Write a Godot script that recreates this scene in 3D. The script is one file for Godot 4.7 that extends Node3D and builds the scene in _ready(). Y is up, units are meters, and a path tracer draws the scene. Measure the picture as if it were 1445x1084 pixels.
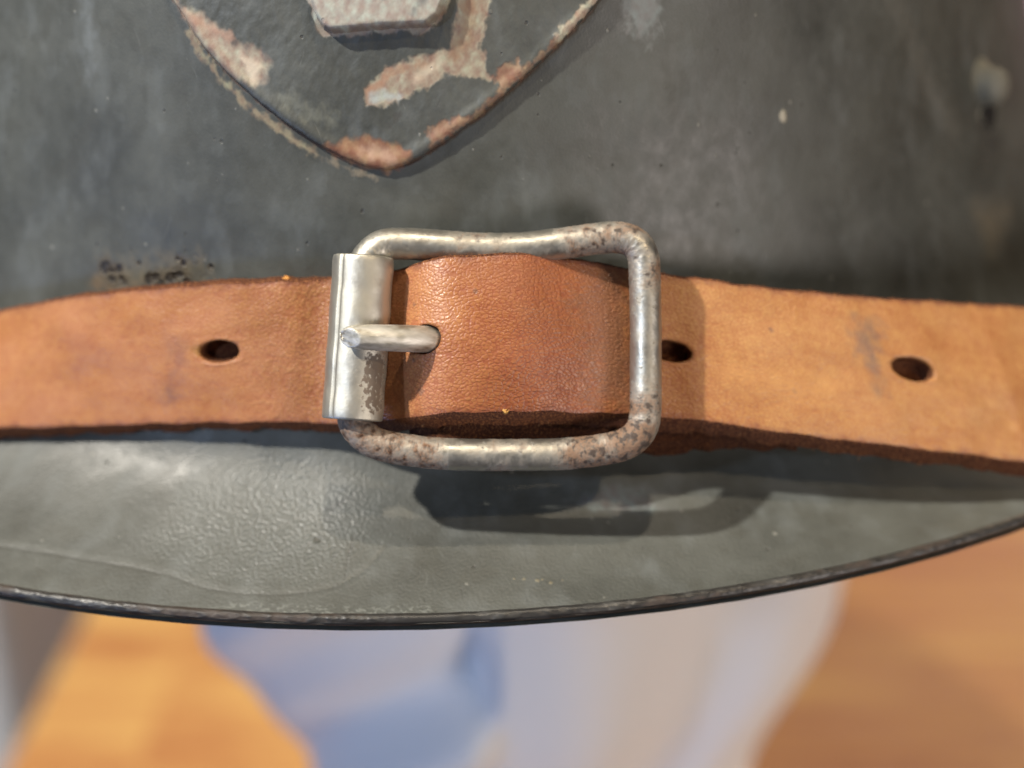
extends Node3D
# A close-up of an old painted steel helmet on a draped stand: a leather chin strap with a
# roller buckle lies over the front brim. Helmet shapes are written in millimetres in the
# helmet's own frame (x right, y up from the rim, z to the front); MM turns them into metres.

const MM := 0.001
const TABLE_TOP := 0.75
const RIM_HEIGHT := 0.92

var noise_a := FastNoiseLite.new()
var profile_r := PackedFloat32Array()
var profile_y := PackedFloat32Array()
var profile_k := PackedFloat32Array()
var profile_t := PackedFloat32Array()
var profile_len := 0.0


func _ready() -> void:
	# ---- camera, air, lamps, exposure ----
	var cam := Camera3D.new()
	cam.name = "camera"
	add_child(cam)
	cam.keep_aspect = Camera3D.KEEP_HEIGHT
	cam.position = Vector3(0.010, RIM_HEIGHT + 0.10652, 0.29626)
	var fwd := Vector3(0, -sin(deg_to_rad(25.0)), -cos(deg_to_rad(25.0)))
	var cam_up := Vector3(0.0256, 0.9060, -0.4225)
	cam.look_at(cam.position + fwd, cam_up)
	var lens := CameraAttributesPhysical.new()
	lens.frustum_focal_length = 57.56
	lens.exposure_aperture = 8.5
	lens.frustum_focus_distance = 0.1945
	lens.frustum_near = 0.01
	lens.frustum_far = 20.0
	cam.attributes = lens
	cam.fov = 23.55
	cam.near = 0.01
	cam.far = 20.0
	cam.make_current()

	var around := WorldEnvironment.new()
	around.name = "air"
	var env := Environment.new()
	env.background_mode = Environment.BG_COLOR
	env.background_color = Color(0.036, 0.038, 0.046).linear_to_srgb()
	env.tonemap_mode = Environment.TONE_MAPPER_LINEAR
	env.tonemap_exposure = 1.0
	env.sdfgi_enabled = true
	env.ssao_enabled = true
	env.ssil_enabled = true
	around.environment = env
	add_child(around)

	var aim := Vector3(0.01, RIM_HEIGHT + 0.02, 0.11)
	spot("gallery_spot", Vector3(-0.85, 1.15, 0.40), aim, Color(1.0, 0.97, 0.92), 3.9, 0.022)
	spot("second_spot", Vector3(0.08, 1.25, 0.26), aim, Color(1.0, 0.93, 0.82), 0.60, 0.022)
	spot("third_spot", Vector3(0.62, 1.00, 0.62), aim, Color(1.0, 0.89, 0.74), 0.40, 0.020)
	spot("front_spot", Vector3(-0.78, 0.50, 0.80), aim, Color(0.78, 0.87, 1.0), 0.42, 0.04)
	spot("low_right_fill", Vector3(0.55, 0.00, 0.62), Vector3(0.02, RIM_HEIGHT - 0.07, 0.0), Color(1.0, 0.95, 0.92), 0.34, 0.15)  # added fill, unseen; gives the cloth the bounce off the table
	spot("blue_left_light", Vector3(-0.72, -0.30, 0.50), Vector3(0, RIM_HEIGHT - 0.07, 0.0), Color(0.62, 0.74, 1.0), 0.20, 0.12)  # bluish source low on the left, of unknown kind, aimed at the cloth
	spot("wall_fill_light", Vector3(0.15, 0.85, 0.32), Vector3(0.42, RIM_HEIGHT - 0.10, -1.0), Color(1.0, 0.95, 0.95), 2.8, 0.03)  # added fill, unseen, to brighten the wall
	var panel := AreaLight3D.new()   # unseen fill panel, added to brighten the table
	panel.name = "table_fill_panel"
	add_child(panel)
	panel.look_at_from_position(Vector3(0.22, TABLE_TOP + 0.80, -0.85), Vector3(0.12, TABLE_TOP, -0.15), Vector3(0, 0.2, 1))
	panel.area_size = Vector2(1.2, 0.4)
	panel.light_color = Color(1.0, 0.88, 0.70)
	panel.light_energy = 0.85
	panel.area_range = 6.0
	panel.shadow_enabled = true

	build_profile()
	build_setting()
	build_stand()
	build_helmet()
	build_strap()


func spot(called: String, at: Vector3, target: Vector3, tint: Color, energy: float, size: float) -> void:
	# one spotlight, for lamps and added fills alike; at is measured from the point it lights
	var l := SpotLight3D.new()
	l.name = called
	add_child(l)
	var p := target + at
	l.look_at_from_position(p, target, Vector3(0.1, 0.2, 1).normalized())
	l.light_color = tint
	l.light_energy = energy
	l.light_size = size
	l.spot_range = 6.0
	l.spot_angle = 32.0
	l.spot_attenuation = 2.0
	l.shadow_enabled = true


# ------------------------------------------------------------------ small helpers

func obj(called: String, mesh: Mesh, mats: Array, parent: Node) -> MeshInstance3D:
	var o := MeshInstance3D.new()
	o.name = called
	o.mesh = mesh
	for k in mats.size():
		o.set_surface_override_material(k, mats[k])
	parent.add_child(o, true)
	return o


func thing(called: String, label: String, category: String, at: Vector3) -> Node3D:
	var o := Node3D.new()
	o.name = called
	add_child(o, true)
	o.position = at
	o.set_meta("label", label)
	o.set_meta("category", category)
	return o


func make_noise(seed_: int, freq: float, octaves := 3, kind := FastNoiseLite.TYPE_SIMPLEX_SMOOTH) -> FastNoiseLite:
	var n := FastNoiseLite.new()
	n.noise_type = kind
	n.seed = seed_
	n.frequency = freq
	if octaves > 1:
		n.fractal_type = FastNoiseLite.FRACTAL_FBM
		n.fractal_octaves = octaves
	else:
		n.fractal_type = FastNoiseLite.FRACTAL_NONE
	return n


func lin(r: float, g: float, b: float) -> Color:
	return Color(r, g, b).linear_to_srgb()


# a grid of points (rows x cols, row-major) as an indexed surface with smooth normals
func grid(pts: PackedVector3Array, uvs: PackedVector2Array, cols: int, rows: int, flip := false, into: ArrayMesh = null, wrap := false) -> ArrayMesh:
	var idx := PackedInt32Array()
	var nor := PackedVector3Array()
	nor.resize(pts.size())
	for j in rows:
		for i in cols:
			var i0 := maxi(i - 1, 0)
			var i1 := mini(i + 1, cols - 1)
			if wrap and i == 0:
				i0 = cols - 2
			elif wrap and i == cols - 1:
				i1 = 1
			var du := pts[j * cols + i1] - pts[j * cols + i0]
			var dv := pts[mini(j + 1, rows - 1) * cols + i] - pts[maxi(j - 1, 0) * cols + i]
			var n := du.cross(dv)
			if n.length_squared() < 1e-24:
				n = pts[j * cols + i] - pts[mini(j, rows - 2) * cols + (i + cols / 2) % cols]
				n = Vector3.UP if n.length_squared() < 1e-24 else n
			nor[j * cols + i] = -n.normalized() if flip else n.normalized()
	idx.resize((cols - 1) * (rows - 1) * 6)
	var q := 0
	for j in rows - 1:
		for i in cols - 1:
			var a := j * cols + i
			var b := a + 1
			var c := a + cols
			var d := c + 1
			if flip:
				idx[q] = a; idx[q + 1] = b; idx[q + 2] = d
				idx[q + 3] = a; idx[q + 4] = d; idx[q + 5] = c
			else:
				idx[q] = a; idx[q + 1] = d; idx[q + 2] = b
				idx[q + 3] = a; idx[q + 4] = c; idx[q + 5] = d
			q += 6
	var arr := []
	arr.resize(Mesh.ARRAY_MAX)
	arr[Mesh.ARRAY_VERTEX] = pts
	arr[Mesh.ARRAY_NORMAL] = nor
	arr[Mesh.ARRAY_TEX_UV] = uvs
	arr[Mesh.ARRAY_INDEX] = idx
	var m := into if into else ArrayMesh.new()
	m.add_surface_from_arrays(Mesh.PRIMITIVE_TRIANGLES, arr)
	return m


func spline(p: Array, i: int, t: float) -> Variant:
	var p0 = p[maxi(i - 1, 0)]
	var p1 = p[i]
	var p2 = p[mini(i + 1, p.size() - 1)]
	var p3 = p[mini(i + 2, p.size() - 1)]
	return 0.5 * (2.0 * p1 + (p2 - p0) * t + (2.0 * p0 - 5.0 * p1 + 4.0 * p2 - p3) * t * t + (3.0 * p1 - p0 - 3.0 * p2 + p3) * t * t * t)


func fold(x: float) -> float:
	var m := fposmod(x, 2.0)
	return 2.0 - m if m > 1.0 else m


func box_mesh(size: Vector3, bevel: float) -> ArrayMesh:
	# a box with chamfered edges, centred on its base
	var st := SurfaceTool.new()
	st.begin(Mesh.PRIMITIVE_TRIANGLES)
	var h := size * 0.5
	var lay := [[-h.y, bevel], [-h.y + bevel, 0.0], [h.y - bevel, 0.0], [h.y, bevel]]
	var ring := func(y: float, inset: float) -> Array:
		var out := []
		var x := h.x - inset
		var z := h.z - inset
		var b := bevel
		for c in [[1, 1], [-1, 1], [-1, -1], [1, -1]]:
			var a := Vector3(c[0] * x, y + h.y, c[1] * (z - b))
			var d := Vector3(c[0] * (x - b), y + h.y, c[1] * z)
			if c[0] * c[1] > 0:
				out.append(a); out.append(d)
			else:
				out.append(d); out.append(a)
		return out
	var rings := []
	for l in lay:
		rings.append(ring.call(l[0], l[1]))
	st.set_smooth_group(-1)
	for k in 3:
		for i in 8:
			var n := (i + 1) % 8
			var a: Vector3 = rings[k][i]
			var b: Vector3 = rings[k][n]
			var c: Vector3 = rings[k + 1][i]
			var d: Vector3 = rings[k + 1][n]
			for v in [a, b, d, a, d, c]:
				st.add_vertex(v)
	for i in range(1, 7):
		for v in [rings[3][0], rings[3][i], rings[3][i + 1]]:
			st.add_vertex(v)
		for v in [rings[0][0], rings[0][i + 1], rings[0][i]]:
			st.add_vertex(v)
	st.generate_normals()
	return st.commit()


# ------------------------------------------------------------------ a surface painted in millimetres

class Canvas:
	var w: int
	var h: int
	var x0: float
	var y0: float
	var px: float   # millimetres per pixel
	var r: PackedFloat32Array
	var g: PackedFloat32Array
	var b: PackedFloat32Array
	var hgt: PackedFloat32Array   # relief in millimetres
	var rough: PackedFloat32Array
	var metal: PackedFloat32Array
	var wob: FastNoiseLite

	func _init(w_: int, h_: int, x0_: float, y0_: float, px_: float, wob_: FastNoiseLite) -> void:
		w = w_; h = h_; x0 = x0_; y0 = y0_; px = px_; wob = wob_
		for a in 1:
			r.resize(w * h); g.resize(w * h); b.resize(w * h)
			hgt.resize(w * h); rough.resize(w * h); metal.resize(w * h)

	func blend(i: int, c: Color, k: float) -> void:
		r[i] += (c.r - r[i]) * k
		g[i] += (c.g - g[i]) * k
		b[i] += (c.b - b[i]) * k

	# signed distance to a closed polygon (negative inside), or distance to an open line
	static func away(p: Vector2, poly: Array, closed: bool) -> float:
		var best := 1e9
		var inside := false
		var n := poly.size()
		for i in (n if closed else n - 1):
			var a: Vector2 = poly[i]
			var c: Vector2 = poly[(i + 1) % n]
			var e := c - a
			var f := p - a
			var q := f - e * clampf(f.dot(e) / maxf(e.length_squared(), 1e-9), 0.0, 1.0)
			best = minf(best, q.length_squared())
			if closed and (a.y > p.y) != (c.y > p.y) and p.x < e.x * (p.y - a.y) / e.y + a.x:
				inside = not inside
		return -sqrt(best) if inside else sqrt(best)

	# fill a shape (or a band round a line) whose edge wanders by «wander» mm and fades over «soft» mm
	func patch(poly: Array, closed: bool, half: float, c: Color, k: float, soft: float, wander: float, dh := 0.0, ro := -1.0, mottle := 0.0, wf := 1.0) -> void:
		var lo := Vector2(1e9, 1e9)
		var hi := -lo
		for p in poly:
			lo = lo.min(p); hi = hi.max(p)
		var pad := half + soft + wander + 0.2
		var ax := clampi(int((lo.x - pad - x0) / px), 0, w - 1)
		var bx := clampi(int((hi.x + pad - x0) / px), 0, w - 1)
		var ay := clampi(int((lo.y - pad - y0) / px), 0, h - 1)
		var by := clampi(int((hi.y + pad - y0) / px), 0, h - 1)
		for y in range(ay, by + 1):
			for x in range(ax, bx + 1):
				var q := Vector2(x0 + x * px, y0 + y * px)
				var d := away(q, poly, closed) - half
				if d > soft + wander:
					continue
				d += wander * wob.get_noise_2d(q.x * wf * 4.0, q.y * wf * 4.0) * 1.4
				var m := 1.0 - smoothstep(-soft, soft, d)
				if m <= 0.0:
					continue
				var i := y * w + x
				var v := 1.0 + mottle * wob.get_noise_2d(q.x * 4.0 + 300.0, q.y * 4.0) * 0.38
				blend(i, Color(c.r * v, c.g * v * v, c.b * v * v), k * m)
				hgt[i] += dh * m
				if ro >= 0.0:
					rough[i] += (ro - rough[i]) * m * k

	func dot(cx: float, cy: float, rad: float, c: Color, k: float, dh: float, ring := 0.0, squash := 1.0) -> void:
		var ax := clampi(int((cx - rad * 2.2 - x0) / px), 0, w - 1)
		var bx := clampi(int((cx + rad * 2.2 - x0) / px), 0, w - 1)
		var ay := clampi(int((cy - rad * 2.2 - y0) / px), 0, h - 1)
		var by := clampi(int((cy + rad * 2.2 - y0) / px), 0, h - 1)
		for y in range(ay, by + 1):
			for x in range(ax, bx + 1):
				var q := Vector2(x0 + x * px - cx, (y0 + y * px - cy) * squash)
				var d := q.length() / rad + 0.35 * wob.get_noise_2d((cx + q.x) * 20.0, (cy + q.y) * 20.0)
				var i := y * w + x
				if ring > 0.0:
					var e := 1.0 - smoothstep(0.0, ring, absf(d - 1.0))
					blend(i, c, k * e)
					hgt[i] += dh * e
				else:
					var m := 1.0 - smoothstep(0.7, 1.15, d)
					blend(i, c, k * m)
					hgt[i] += dh * m - dh * 0.25 * (1.0 - smoothstep(0.0, 0.4, absf(d - 1.2)))

	func albedo() -> ImageTexture:
		var out := PackedByteArray()
		out.resize(w * h * 3)
		var lut := PackedByteArray()
		lut.resize(4097)
		for i in 4097:
			var v := i / 4096.0
			lut[i] = int(clampf((v * 12.92 if v < 0.0031308 else 1.055 * pow(v, 1.0 / 2.4) - 0.055) * 255.0 + 0.5, 0, 255))
		for i in w * h:
			out[i * 3] = lut[int(clampf(r[i], 0.0, 1.0) * 4096.0)]
			out[i * 3 + 1] = lut[int(clampf(g[i], 0.0, 1.0) * 4096.0)]
			out[i * 3 + 2] = lut[int(clampf(b[i], 0.0, 1.0) * 4096.0)]
		return ImageTexture.create_from_image(Image.create_from_data(w, h, false, Image.FORMAT_RGB8, out))

	func relief() -> ImageTexture:
		return ImageTexture.create_from_image(Image.create_from_data(w, h, false, Image.FORMAT_RF, hgt.to_byte_array()))

	func orm() -> ImageTexture:
		var out := PackedByteArray()
		out.resize(w * h * 3)
		for i in w * h:
			out[i * 3] = 255
			out[i * 3 + 1] = int(clampf(rough[i], 0.0, 1.0) * 255.0)
			out[i * 3 + 2] = int(clampf(metal[i], 0.0, 1.0) * 255.0)
		return ImageTexture.create_from_image(Image.create_from_data(w, h, false, Image.FORMAT_RGB8, out))

	func material(rough_k := 1.0, spec := 0.5) -> StandardMaterial3D:
		var m := StandardMaterial3D.new()
		m.albedo_texture = albedo()
		var o := orm()
		m.roughness = rough_k
		m.roughness_texture = o
		m.roughness_texture_channel = BaseMaterial3D.TEXTURE_CHANNEL_GREEN
		m.metallic = 1.0
		m.metallic_texture = o
		m.metallic_texture_channel = BaseMaterial3D.TEXTURE_CHANNEL_BLUE
		m.metallic_specular = spec
		m.heightmap_enabled = true
		m.heightmap_texture = relief()
		m.heightmap_scale = 0.1   # one unit of relief is one millimetre
		return m


# ------------------------------------------------------------------ the helmet's shape

# radius at the front, height over the rim, width over depth
const PROFILE := [
	Vector3(128, 0, 1.05), Vector3(122, 2.5, 1.02), Vector3(116, 5.6, 0.985), Vector3(111.2, 9.4, 0.955), Vector3(108.4, 14.2, 0.93), Vector3(107.2, 20.5, 0.91), Vector3(106.4, 29, 0.888), Vector3(105.6, 38, 0.868), Vector3(104.3, 50, 0.852), Vector3(102, 64, 0.845), Vector3(98, 80, 0.845), Vector3(88, 105, 0.845), Vector3(70, 130, 0.845), Vector3(40, 148, 0.845), Vector3(0.5, 155, 0.845)]


func build_profile() -> void:
	for i in PROFILE.size() - 1:
		for k in 24:
			var p: Vector3 = spline(PROFILE, i, k / 24.0)
			profile_r.append(p.x); profile_y.append(p.y); profile_k.append(p.z)
	profile_r.append(PROFILE[-1].x); profile_y.append(PROFILE[-1].y); profile_k.append(PROFILE[-1].z)
	profile_t.append(0.0)
	for i in range(1, profile_r.size()):
		profile_t.append(profile_t[i - 1] + Vector2(profile_r[i] - profile_r[i - 1], profile_y[i] - profile_y[i - 1]).length())
	profile_len = profile_t[-1]
	noise_a = make_noise(7, 0.045, 2)


# s runs round the helmet (110 mm to the radian, 0 at the front), t up its side from the rim
func shell(s: float, t: float, off := 0.0) -> Vector3:
	var i := clampi(profile_t.bsearch(t) - 1, 0, profile_t.size() - 2)
	var f := clampf((t - profile_t[i]) / (profile_t[i + 1] - profile_t[i]), 0.0, 1.0)
	var rr := lerpf(profile_r[i], profile_r[i + 1], f)
	var yy := lerpf(profile_y[i], profile_y[i + 1], f)
	var kk := lerpf(profile_k[i], profile_k[i + 1], f)
	var up := Vector2(profile_r[i + 1] - profile_r[i], profile_y[i + 1] - profile_y[i]).normalized()
	var a := s / 110.0
	var push := off + 0.28 * noise_a.get_noise_2d(s, t) * smoothstep(0.0, 4.0, t)   # hand-sized dents and waves of old sheet steel
	rr += up.y * push
	yy -= up.x * push
	return Vector3(rr * kk * sin(a), yy, rr * cos(a)) * MM


func swing(x: float, width: float) -> float:
	return fold(x / width) * width


# the painted sheet runs from s = -70 to 110 and t = 0 to 77; further round and up, quiet stretches of it are laid on again
func helmet_uv(s: float, t: float) -> Vector2:
	var q := s
	if s > 110.0:
		q = 110.0 - swing(s - 110.0, 58.0)
	elif s < -70.0:
		q = -70.0 + swing(-70.0 - s, 22.0)
	var r := t if t < 77.34 else 77.34 - swing(t - 77.34, 7.0)
	return Vector2((q + 70.0) / 180.0, r / 77.344)


func crown_uv(s: float, t: float) -> Vector2:
	return Vector2((46.0 + swing(s - 46.0, 40.0) + 70.0) / 180.0, (77.3 - swing(t - 77.344, 30.0)) / 77.344)


func build_helmet() -> void:
	var helmet := thing("steel_helmet", "worn grey-green steel helmet with a raised shield emblem above the leather strap", "helmet", Vector3(0, RIM_HEIGHT, 0))
	var paint := helmet_paint()
	# outside sheet: fine at the front, coarse behind
	var cols := PackedFloat32Array()
	var full := PI * 110.0
	var x := -full
	while x < -74.0:
		cols.append(x)
		x += (-74.0 + full) / 44.0
	for i in 312:
		cols.append(-74.0 + i * 0.6)
	x = 113.2
	while x < full - 1.0:
		cols.append(x)
		x += (full - 113.2) / 40.0
	cols.append(full)
	for k in 13:
		cols.append(-70.0 - 22.0 * k)
	for k in 5:
		cols.append(110.0 + 58.0 * k)
	cols.sort()
	var rows := PackedFloat32Array()
	for i in 155:
		rows.append(i * 0.5)
	rows.append(77.344)
	rows.sort()
	var pts := PackedVector3Array()
	var uvs := PackedVector2Array()
	for t in rows:
		for s in cols:
			pts.append(shell(s, t))
			uvs.append(helmet_uv(s, t))
	var sheet := grid(pts, uvs, cols.size(), rows.size())
	# the crown above it
	pts = PackedVector3Array()
	uvs = PackedVector2Array()
	for j in 75:
		var t := lerpf(77.344, profile_len, j / 74.0)
		for i in 263:
			var s := lerpf(-full, full, i / 262.0)
			pts.append(shell(s, t))
			uvs.append(crown_uv(s, t))
	grid(pts, uvs, 263, 75, false, sheet)
	obj("shell", sheet, [paint, paint], helmet)
	# inside sheet
	pts = PackedVector3Array()
	uvs = PackedVector2Array()
	for j in 60:
		for i in 97:
			var s := lerpf(-full, full, i / 96.0)
			var t := profile_len * j / 59.0
			pts.append(shell(s, t, -1.2))
			uvs.append(helmet_uv(s, t))
	obj("lining", grid(pts, uvs, 97, 60, true), [paint], helmet)
	# the cut edge of the sheet, rolled a little and worn to bare dark steel
	pts = PackedVector3Array()
	uvs = PackedVector2Array()
	var rn := make_noise(21, 0.25, 3)
	var n_rim := 900
	for j in 13:
		for i in n_rim + 1:
			var a := lerpf(-PI, PI, i / float(n_rim))
			var ph := TAU * j / 12.0
			var wob := 1.0 + 0.10 * rn.get_noise_2d(a * 120.0, 3.0) if i < n_rim else 1.0 + 0.10 * rn.get_noise_2d(-PI * 120.0, 3.0)
			var rr := 127.45 + 0.60 * wob * cos(ph)
			var yy := 0.22 + 0.66 * wob * sin(ph)
			pts.append(Vector3(rr * 1.05 * sin(a), yy, rr * cos(a)) * MM)
			uvs.append(Vector2(a * 110.0 / 172.8, j / 12.0))
	obj("rim_edge", grid(pts, uvs, n_rim + 1, 13, true), [rim_steel()], helmet)
	build_emblem(helmet, paint)
	build_lug(helmet, paint)


const SHIELD := [
	Vector2(-39.50, 93.63), Vector2(-37.50, 81.63), Vector2(-35.00, 75.63), Vector2(-32.76, 72.07), Vector2(-30.98, 70.26), Vector2(-28.69, 67.56), Vector2(-25.15, 64.59), Vector2(-21.24, 61.90), Vector2(-17.36, 59.55),
	Vector2(-13.57, 57.45), Vector2(-9.80, 55.78), Vector2(-6.54, 54.69), Vector2(-3.73, 54.29), Vector2(-0.89, 54.86), Vector2(2.00, 56.21), Vector2(5.38, 57.88),
	Vector2(9.27, 60.03), Vector2(13.22, 62.44), Vector2(17.22, 64.95), Vector2(21.30, 67.72), Vector2(24.95, 70.24), Vector2(27.50, 72.63), Vector2(30.50, 78.63), Vector2(32.00, 93.63)]
const BLOCK := [
	Vector2(-14.60, 83.63), Vector2(-13.60, 74.63), Vector2(-13.13, 72.55), Vector2(-12.43, 70.71), Vector2(-11.34, 69.36), Vector2(-10.20, 68.97), Vector2(-3.49, 69.38), Vector2(2.69, 69.54),
	Vector2(4.36, 70.51), Vector2(5.40, 72.33), Vector2(6.00, 74.63), Vector2(6.40, 83.63)]


# a plate pressed out of the sheet: a height field over the shell that sinks below it outside its outline
func plate(poly: Array, base: float, height: float, edge: float, step: float, soft_noise: float, bead := 0.0) -> ArrayMesh:
	var lo := Vector2(1e9, 1e9)
	var hi := -lo
	for p in poly:
		lo = lo.min(p); hi = hi.max(p)
	lo -= Vector2.ONE * 1.2
	hi += Vector2.ONE * 1.2
	var nx := int((hi.x - lo.x) / step) + 1
	var ny := int((hi.y - lo.y) / step) + 1
	var pts := PackedVector3Array()
	var uvs := PackedVector2Array()
	var wn := make_noise(33, 0.35, 3)
	for j in ny:
		for i in nx:
			var p := lo + Vector2(i, j) * step
			var d := -Canvas.away(p, poly, true) + soft_noise * wn.get_noise_2d(p.x, p.y)
			var k := smoothstep(-0.12, edge, d)
			var h := base + height * (1.0 - (1.0 - k) * (1.0 - k)) if d > -0.12 else -0.5
			h += bead * exp(-pow((d - 1.0) / 0.7, 2.0))
			pts.append(shell(p.x, p.y, h + 0.05 * wn.get_noise_2d(p.x * 1.5 + 60.0, p.y * 1.5)))
			uvs.append(helmet_uv(p.x, p.y))
	return grid(pts, uvs, nx, ny)


func build_emblem(helmet: Node3D, paint: Material) -> void:
	var shield := obj("shield_emblem", plate(SHIELD, -0.2, 0.80, 0.55, 0.2, 0.10, 0.28), [paint], helmet)
	shield.set_meta("label", "raised shield emblem with chipped beige and rusty patches")
	var b := obj("raised_charge", plate(BLOCK, 0.2, 2.2, 1.3, 0.2, 0.10), [paint], shield)
	b.set_meta("label", "raised block at the top of the shield with worn beige edges")


func build_lug(helmet: Node3D, paint: Material) -> void:
	# a short hollow stud on the side of the dome
	var c := shell(98.9, 50.7)
	var n := (shell(98.9, 50.7, 1.0) - c).normalized()
	var u := (shell(99.9, 50.7) - c).normalized()
	u = (u - n * u.dot(n)).normalized()
	var v := n.cross(u)
	var worn := StandardMaterial3D.new()
	worn.albedo_color = lin(0.15, 0.15, 0.125)
	worn.roughness = 0.65
	obj("vent_stud", turned([Vector2(3.6, -0.6), Vector2(3.0, 0.15), Vector2(2.5, 0.7), Vector2(2.45, 1.7), Vector2(2.2, 2.5), Vector2(1.6, 3.1), Vector2(0.8, 3.35), Vector2(0.02, 3.4)], c, u, v, n), [worn], helmet)
	# a vent hole below it: a low lip, the hole's dark painted on a disc
	c = shell(98.7, 46.6)
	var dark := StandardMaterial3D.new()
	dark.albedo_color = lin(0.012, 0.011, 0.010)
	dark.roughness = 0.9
	var hole := obj("painted_vent_hole", turned([Vector2(2.9, -0.4), Vector2(2.6, 0.2), Vector2(2.4, 0.36), Vector2(2.2, 0.32)], c, u, v, n), [worn], helmet)
	obj("painted_hole_dark", turned([Vector2(2.21, 0.33), Vector2(1.8, 0.16), Vector2(0.02, 0.10)], c, u, v, n), [dark], hole)


func turned(prof: Array, c: Vector3, u: Vector3, v: Vector3, n: Vector3) -> ArrayMesh:
	var pts := PackedVector3Array()
	var uvs := PackedVector2Array()
	for p in prof:
		for i in 33:
			var a := TAU * i / 32.0
			pts.append(c + (u * cos(a) * p.x + v * sin(a) * p.x + n * p.y) * MM)
			uvs.append(Vector2(i / 32.0, p.y / 5.0))
	return grid(pts, uvs, 33, prof.size())


func rim_steel() -> StandardMaterial3D:
	var cv := Canvas.new(2048, 48, 0.0, 0.0, 0.085, make_noise(5, 1.0, 2))
	var n1 := make_noise(41, 0.016, 4)
	var n2 := make_noise(42, 0.05, 3)
	for y in cv.h:
		for x in cv.w:
			var i := y * cv.w + x
			var e := minf(x, cv.w - x) / 60.0   # blends to the same value at both ends
			var v := n1.get_noise_2d(x * 0.5, y * 1.1) * minf(e, 1.0)
			var q := n2.get_noise_2d(x, y * 1.6) * minf(e, 1.0)
			var bare := smoothstep(0.14, 0.45, v)
			var rust := smoothstep(0.05, 0.35, -v + 0.3 * q)
			var c := Color(0.022, 0.021, 0.020).lerp(Color(0.17, 0.17, 0.165), bare * 0.35).lerp(Color(0.05, 0.030, 0.020), rust * 0.4)
			cv.r[i] = c.r * (1.0 + q * 0.5); cv.g[i] = c.g * (1.0 + q * 0.5); cv.b[i] = c.b * (1.0 + q * 0.5)
			cv.rough[i] = 0.42 + 0.2 * rust
			cv.metal[i] = bare * 0.5
			cv.hgt[i] = q * 0.08
	return cv.material()


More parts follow.
